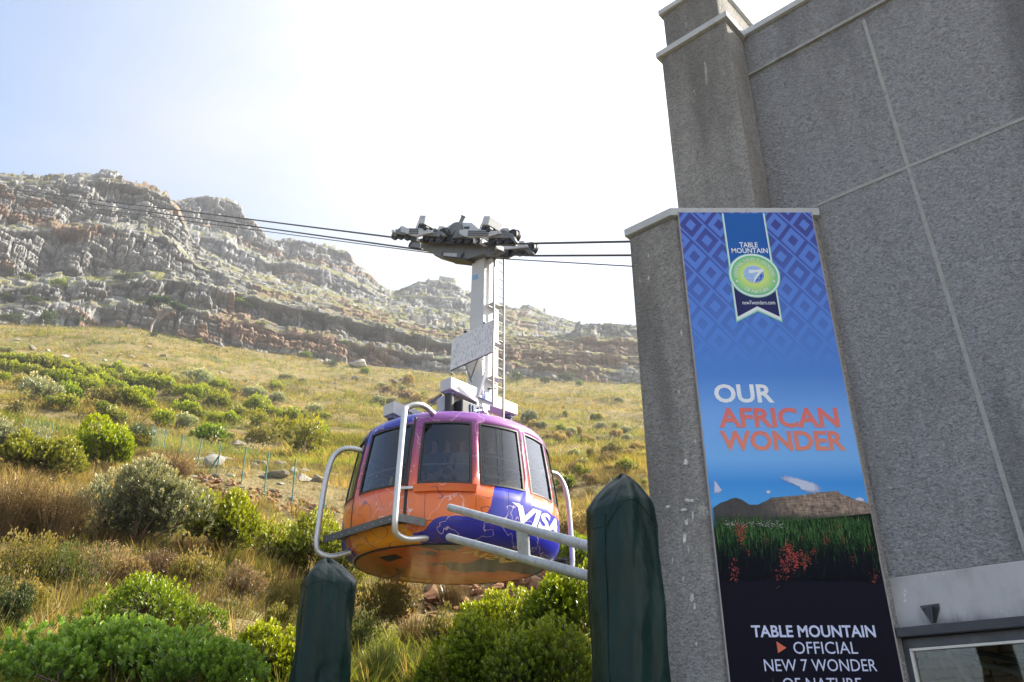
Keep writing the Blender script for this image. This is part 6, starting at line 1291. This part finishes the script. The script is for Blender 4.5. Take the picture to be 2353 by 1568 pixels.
cl = [(290, 645, 52, 'dark', 'dark green bush on the cliff ledge above the pine'), (312, 660, 30, 'dark', 'small dark bush beside the larger one on the cliff ledge'), (545, 700, 40, 'green', 'green bush on the rock ledge right of the pine'), (570, 708, 36, 'green', 'second green bush on the rock ledge right of the pine'), (525, 690, 30, 'green', 'leftmost bush of the ledge right of the pine'), (15, 690, 44, 'dark', 'dark bush on the lowest ledge at the left edge'), (75, 695, 40, 'dark', 'dark bush on the lowest ledge, second from the left edge'), (135, 655, 44, 'green', 'bush on the ledge under the left buttress'), (600, 745, 24, 'green', 'small bush in a cleft of the lower cliff'), (705, 720, 22, 'green', 'small green bush on the lower cliff behind the ropes'), (790, 790, 22, 'green', 'small green bush on the cliff left of the hanging panel'), (860, 760, 24, 'dark', 'dark bush on the cliff just left of the mast'), (60, 640, 34, 'green', 'green bush on the ledge above the lowest one at left')]
for i, (x, y, w, k, l) in enumerate(cl):
    q = ray_hit(x, y)
    if q is None: continue
    W = w * size_at(q) / 2; place_bush('ledge_shrub', PROT[k][i % 2], q - Vector((0, 0, .4 * W)), W, W * .75, i * 1.3, l, 'shrub', 'bushes on the cliff ledges')
M_POLE = pmat('pole_grey', (.35, .33, .31), .7)
for x, y0, y1, l in ((888, 660, 680, 'thin pole on the saddle left of the knoll'), (1037, 638, 663, 'thin pole standing on the knoll left of the mast'), (628, 573, 602, 'slim pole on the ridge slope, the leftmost of three'), (680, 590, 622, 'slim pole on the ridge slope, the middle of three'), (741, 607, 638, 'slim pole on the ridge slope, the rightmost of three')):
    q = ray_hit(x, y1 + 3)
    if q is None: continue
    m_ = size_at(q); mb = MB(); mb.tube([q - UP * 1, q + UP * ((y1 - y0) * m_ * 1.05)], .45 * m_, 6)
    if x in (888, 1037): mb.box(q + UP * (y1 - y0) * m_ * .9, (7 * m_, .5 * m_, .5 * m_))
    root = thing('utility_pole', l, 'pole', q); mb.build('shaft', M_POLE, root)
# ------------------------------------------------------------------ passengers behind the glass
M_SKIN = pmat('skin', (.52, .33, .25), .55, 0, .06, 20); M_HAIRS = {'grey': pmat('hair_grey', (.30, .29, .28), .7), 'brown': pmat('hair_brown', (.07, .045, .03), .7), 'fair': pmat('hair_fair', (.33, .24, .13), .7)}
def skin_obj(name, verts, edges, radii, m, parent, root=0, sub=1):
    me = bpy.data.meshes.new(name); me.from_pydata(verts, edges, []); me.materials.append(m)
    o = bpy.data.objects.new(name, me); COL.objects.link(o); o.parent = parent; s_ = o.modifiers.new('skin', 'SKIN')
    for i, r_ in enumerate(radii): me.skin_vertices[0].data[i].radius = r_ if isinstance(r_, tuple) else (r_, r_); me.skin_vertices[0].data[i].use_root = i == root
    s_.use_smooth_shade = True; u = o.modifiers.new('smooth', 'SUBSURF'); u.levels = sub; u.render_levels = sub; return o
def person(x, y, z, face, label, jacket, hair, reach=0, glasses=False, h=1.72, bald=False):
    root = thing('person', label, 'person', (x, y, z)); k = h / 1.75; root.rotation_euler = (0, 0, face)   # faces -Y at zero
    V, Ed, Rd = [], [], []
    def v(p, r_, to=None): V.append(tuple(c * k for c in p)); Rd.append(tuple(q * k for q in r_) if isinstance(r_, tuple) else r_ * k); i = len(V) - 1; (Ed.append((to, i)) if to is not None else None); return i
    pel = v((0, 0, .95), (.15, .11)); sp = v((0, 0, 1.15), (.14, .10), pel); ch = v((0, 0, 1.36), (.165, .11), sp); nk = v((0, .0, 1.50), .058, ch); jaw = v((0, -.02, 1.58), (.066, .075), nk); hd = v((0, -.01, 1.67), (.078, .095), jaw); v((0, 0, 1.735), (.06, .075), hd); v((0, -.118, 1.625), .014, hd)
    arms = []
    for s_ in (-1, 1):
        sh = v((.18 * s_, 0, 1.42), .062, ch); up_ = reach if s_ > 0 else reach * .6
        el = v((.25 * s_, -.10 * up_, 1.16), .045, sh); wr = v((.23 * s_ - .06 * s_ * up_, -.10 - .22 * up_, 1.0 + .16 * up_), .03, el); pa = v((.225 * s_ - .07 * s_ * up_, -.13 - .27 * up_, .93 + .20 * up_), (.036, .02), wr); arms.append((sh, el, wr))
        for q in range(4): f1 = v((V[pa][0] / k + (q - 1.5) * .018, V[pa][1] / k - .035, V[pa][2] / k - .035 - .004 * (q in (1, 2))), .0085, pa); v((V[f1][0] / k, V[f1][1] / k - .012, V[f1][2] / k - .035), .0075, f1)
        v((V[pa][0] / k - .04 * s_, V[pa][1] / k - .03, V[pa][2] / k - .005), .0095, pa)
        hp = v((.09 * s_, 0, .88), .085, pel); kn = v((.10 * s_, -.02, .48), .058, hp); an = v((.10 * s_, .01, .08), .04, kn); v((.11 * s_, -.13, .035), (.04, .03), an)
    skin_obj('body', V, Ed, Rd, M_SKIN, root)
    jm = pmat('jacket_cloth', jacket, .85, 0, .2, 20); jv = [V[pel], V[sp], V[ch], tuple(c * k for c in (0, 0, 1.475))]; je = [(0, 1), (1, 2), (2, 3)]; jr = [(.175 * k, .135 * k), (.165 * k, .125 * k), (.19 * k, .135 * k), .075 * k]
    for sh, el, wr in arms: b_ = len(jv); jv += [V[sh], V[el], V[wr]]; je += [(2, b_), (b_, b_ + 1), (b_ + 1, b_ + 2)]; jr += [.08 * k, .062 * k, .047 * k]
    skin_obj('jacket', jv, je, jr, jm, root)
    tv = [V[pel], *[tuple(c * k for c in (.09 * s_, 0, .86)) for s_ in (-1, 1)], *[tuple(c * k for c in (.10 * s_, -.02, .48)) for s_ in (-1, 1)], *[tuple(c * k for c in (.10 * s_, .01, .1)) for s_ in (-1, 1)]]
    skin_obj('trousers', tv, [(0, 1), (0, 2), (1, 3), (2, 4), (3, 5), (4, 6)], [(.16 * k, .13 * k), .105 * k, .105 * k, .075 * k, .075 * k, .06 * k, .06 * k], pmat('trouser_cloth', (.03, .03, .04), .85), root)
    bm = bmesh.new(); bmesh.ops.create_uvsphere(bm, u_segments=16, v_segments=10, radius=1)
    bmesh.ops.delete(bm, geom=[q for q in bm.verts if q.co.z < (.35 if bald else -.45) or (q.co.y < -.35 and q.co.z < .55)], context='VERTS')
    for q in bm.verts: q.co = Vector((q.co.x * .088, q.co.y * .104, q.co.z * .105 + 1.672)) * k
    me = bpy.data.meshes.new('hair'); bm.to_mesh(me); bm.free(); me.polygons.foreach_set('use_smooth', [True] * len(me.polygons)); link('hair', me, M_HAIRS[hair], root)
    if glasses:
        mb = MB()
        for s_ in (-1, 1): mb.tube([Vector((s_ * .035 + .026 * math.cos(q), -.112, 1.675 + .02 * math.sin(q))) * k for q in (2 * math.pi * i / 12 for i in range(13))], .003, 5); mb.tube([Vector((s_ * .062, -.11, 1.68)) * k, Vector((s_ * .082, .0, 1.68)) * k], .003, 5)
        mb.tube([Vector((-.01, -.114, 1.68)) * k, Vector((.01, -.114, 1.68)) * k], .003, 5)
        o = bpy.data.objects.new('glasses', bpy.data.meshes.new('glasses')); o.data.from_pydata(mb.v, [], mb.f); o.data.materials.append(M_RUB); COL.objects.link(o); o.parent = root
fz = CZ + 3.96
def inside(th_, r_): return CX + r_ * math.sin(R(th_)), CY - r_ * math.cos(R(th_))
for th_, r_, face, lab_, jk, hr, rc, gl_, hh_, bd in ((30, 1.62, .35, 'man with glasses in a dark jacket behind the window right of centre', (.02, .02, .024), 'grey', .9, True, 1.72, True), (-10, 1.55, -.2, 'passenger in a blue-grey top at the left of the central window', (.10, .13, .2), 'brown', .3, False, 1.66, False), (-1, 1.45, 0, 'passenger in a dark top in the middle of the central window', (.05, .06, .10), 'brown', .4, False, 1.70, False), (9.5, 1.6, .2, 'passenger in a pale top at the right of the central window', (.34, .34, .38), 'fair', .5, False, 1.64, False)):
    px_, py_ = inside(th_, r_); person(px_, py_, fz, face, lab_, jk, hr, rc, gl_, hh_, bd)
# ------------------------------------------------------------------ hazy air
hz_m = bpy.data.materials.new('haze_air'); hz_m.use_nodes = True; ht = hz_m.node_tree; ht.nodes.clear()
ho = ht.nodes.new('ShaderNodeOutputMaterial'); pv = ht.nodes.new('ShaderNodeVolumePrincipled'); pv.inputs['Density'].default_value = .00042; pv.inputs['Color'].default_value = (.93, .95, 1, 1); pv.inputs['Anisotropy'].default_value = .35
ht.links.new(pv.outputs[0], ho.inputs['Volume'])
zt_ = max(v.co.z for n_ in ('cliff', 'mountain_ridge') for v in bpy.data.objects[n_].data.vertices) + 12
mb = MB(); mb.box((0, 0, (zt_ - 95) / 2), (11000, 11000, zt_ + 95)); tag(mb.build('haze', hz_m), kind='stuff')
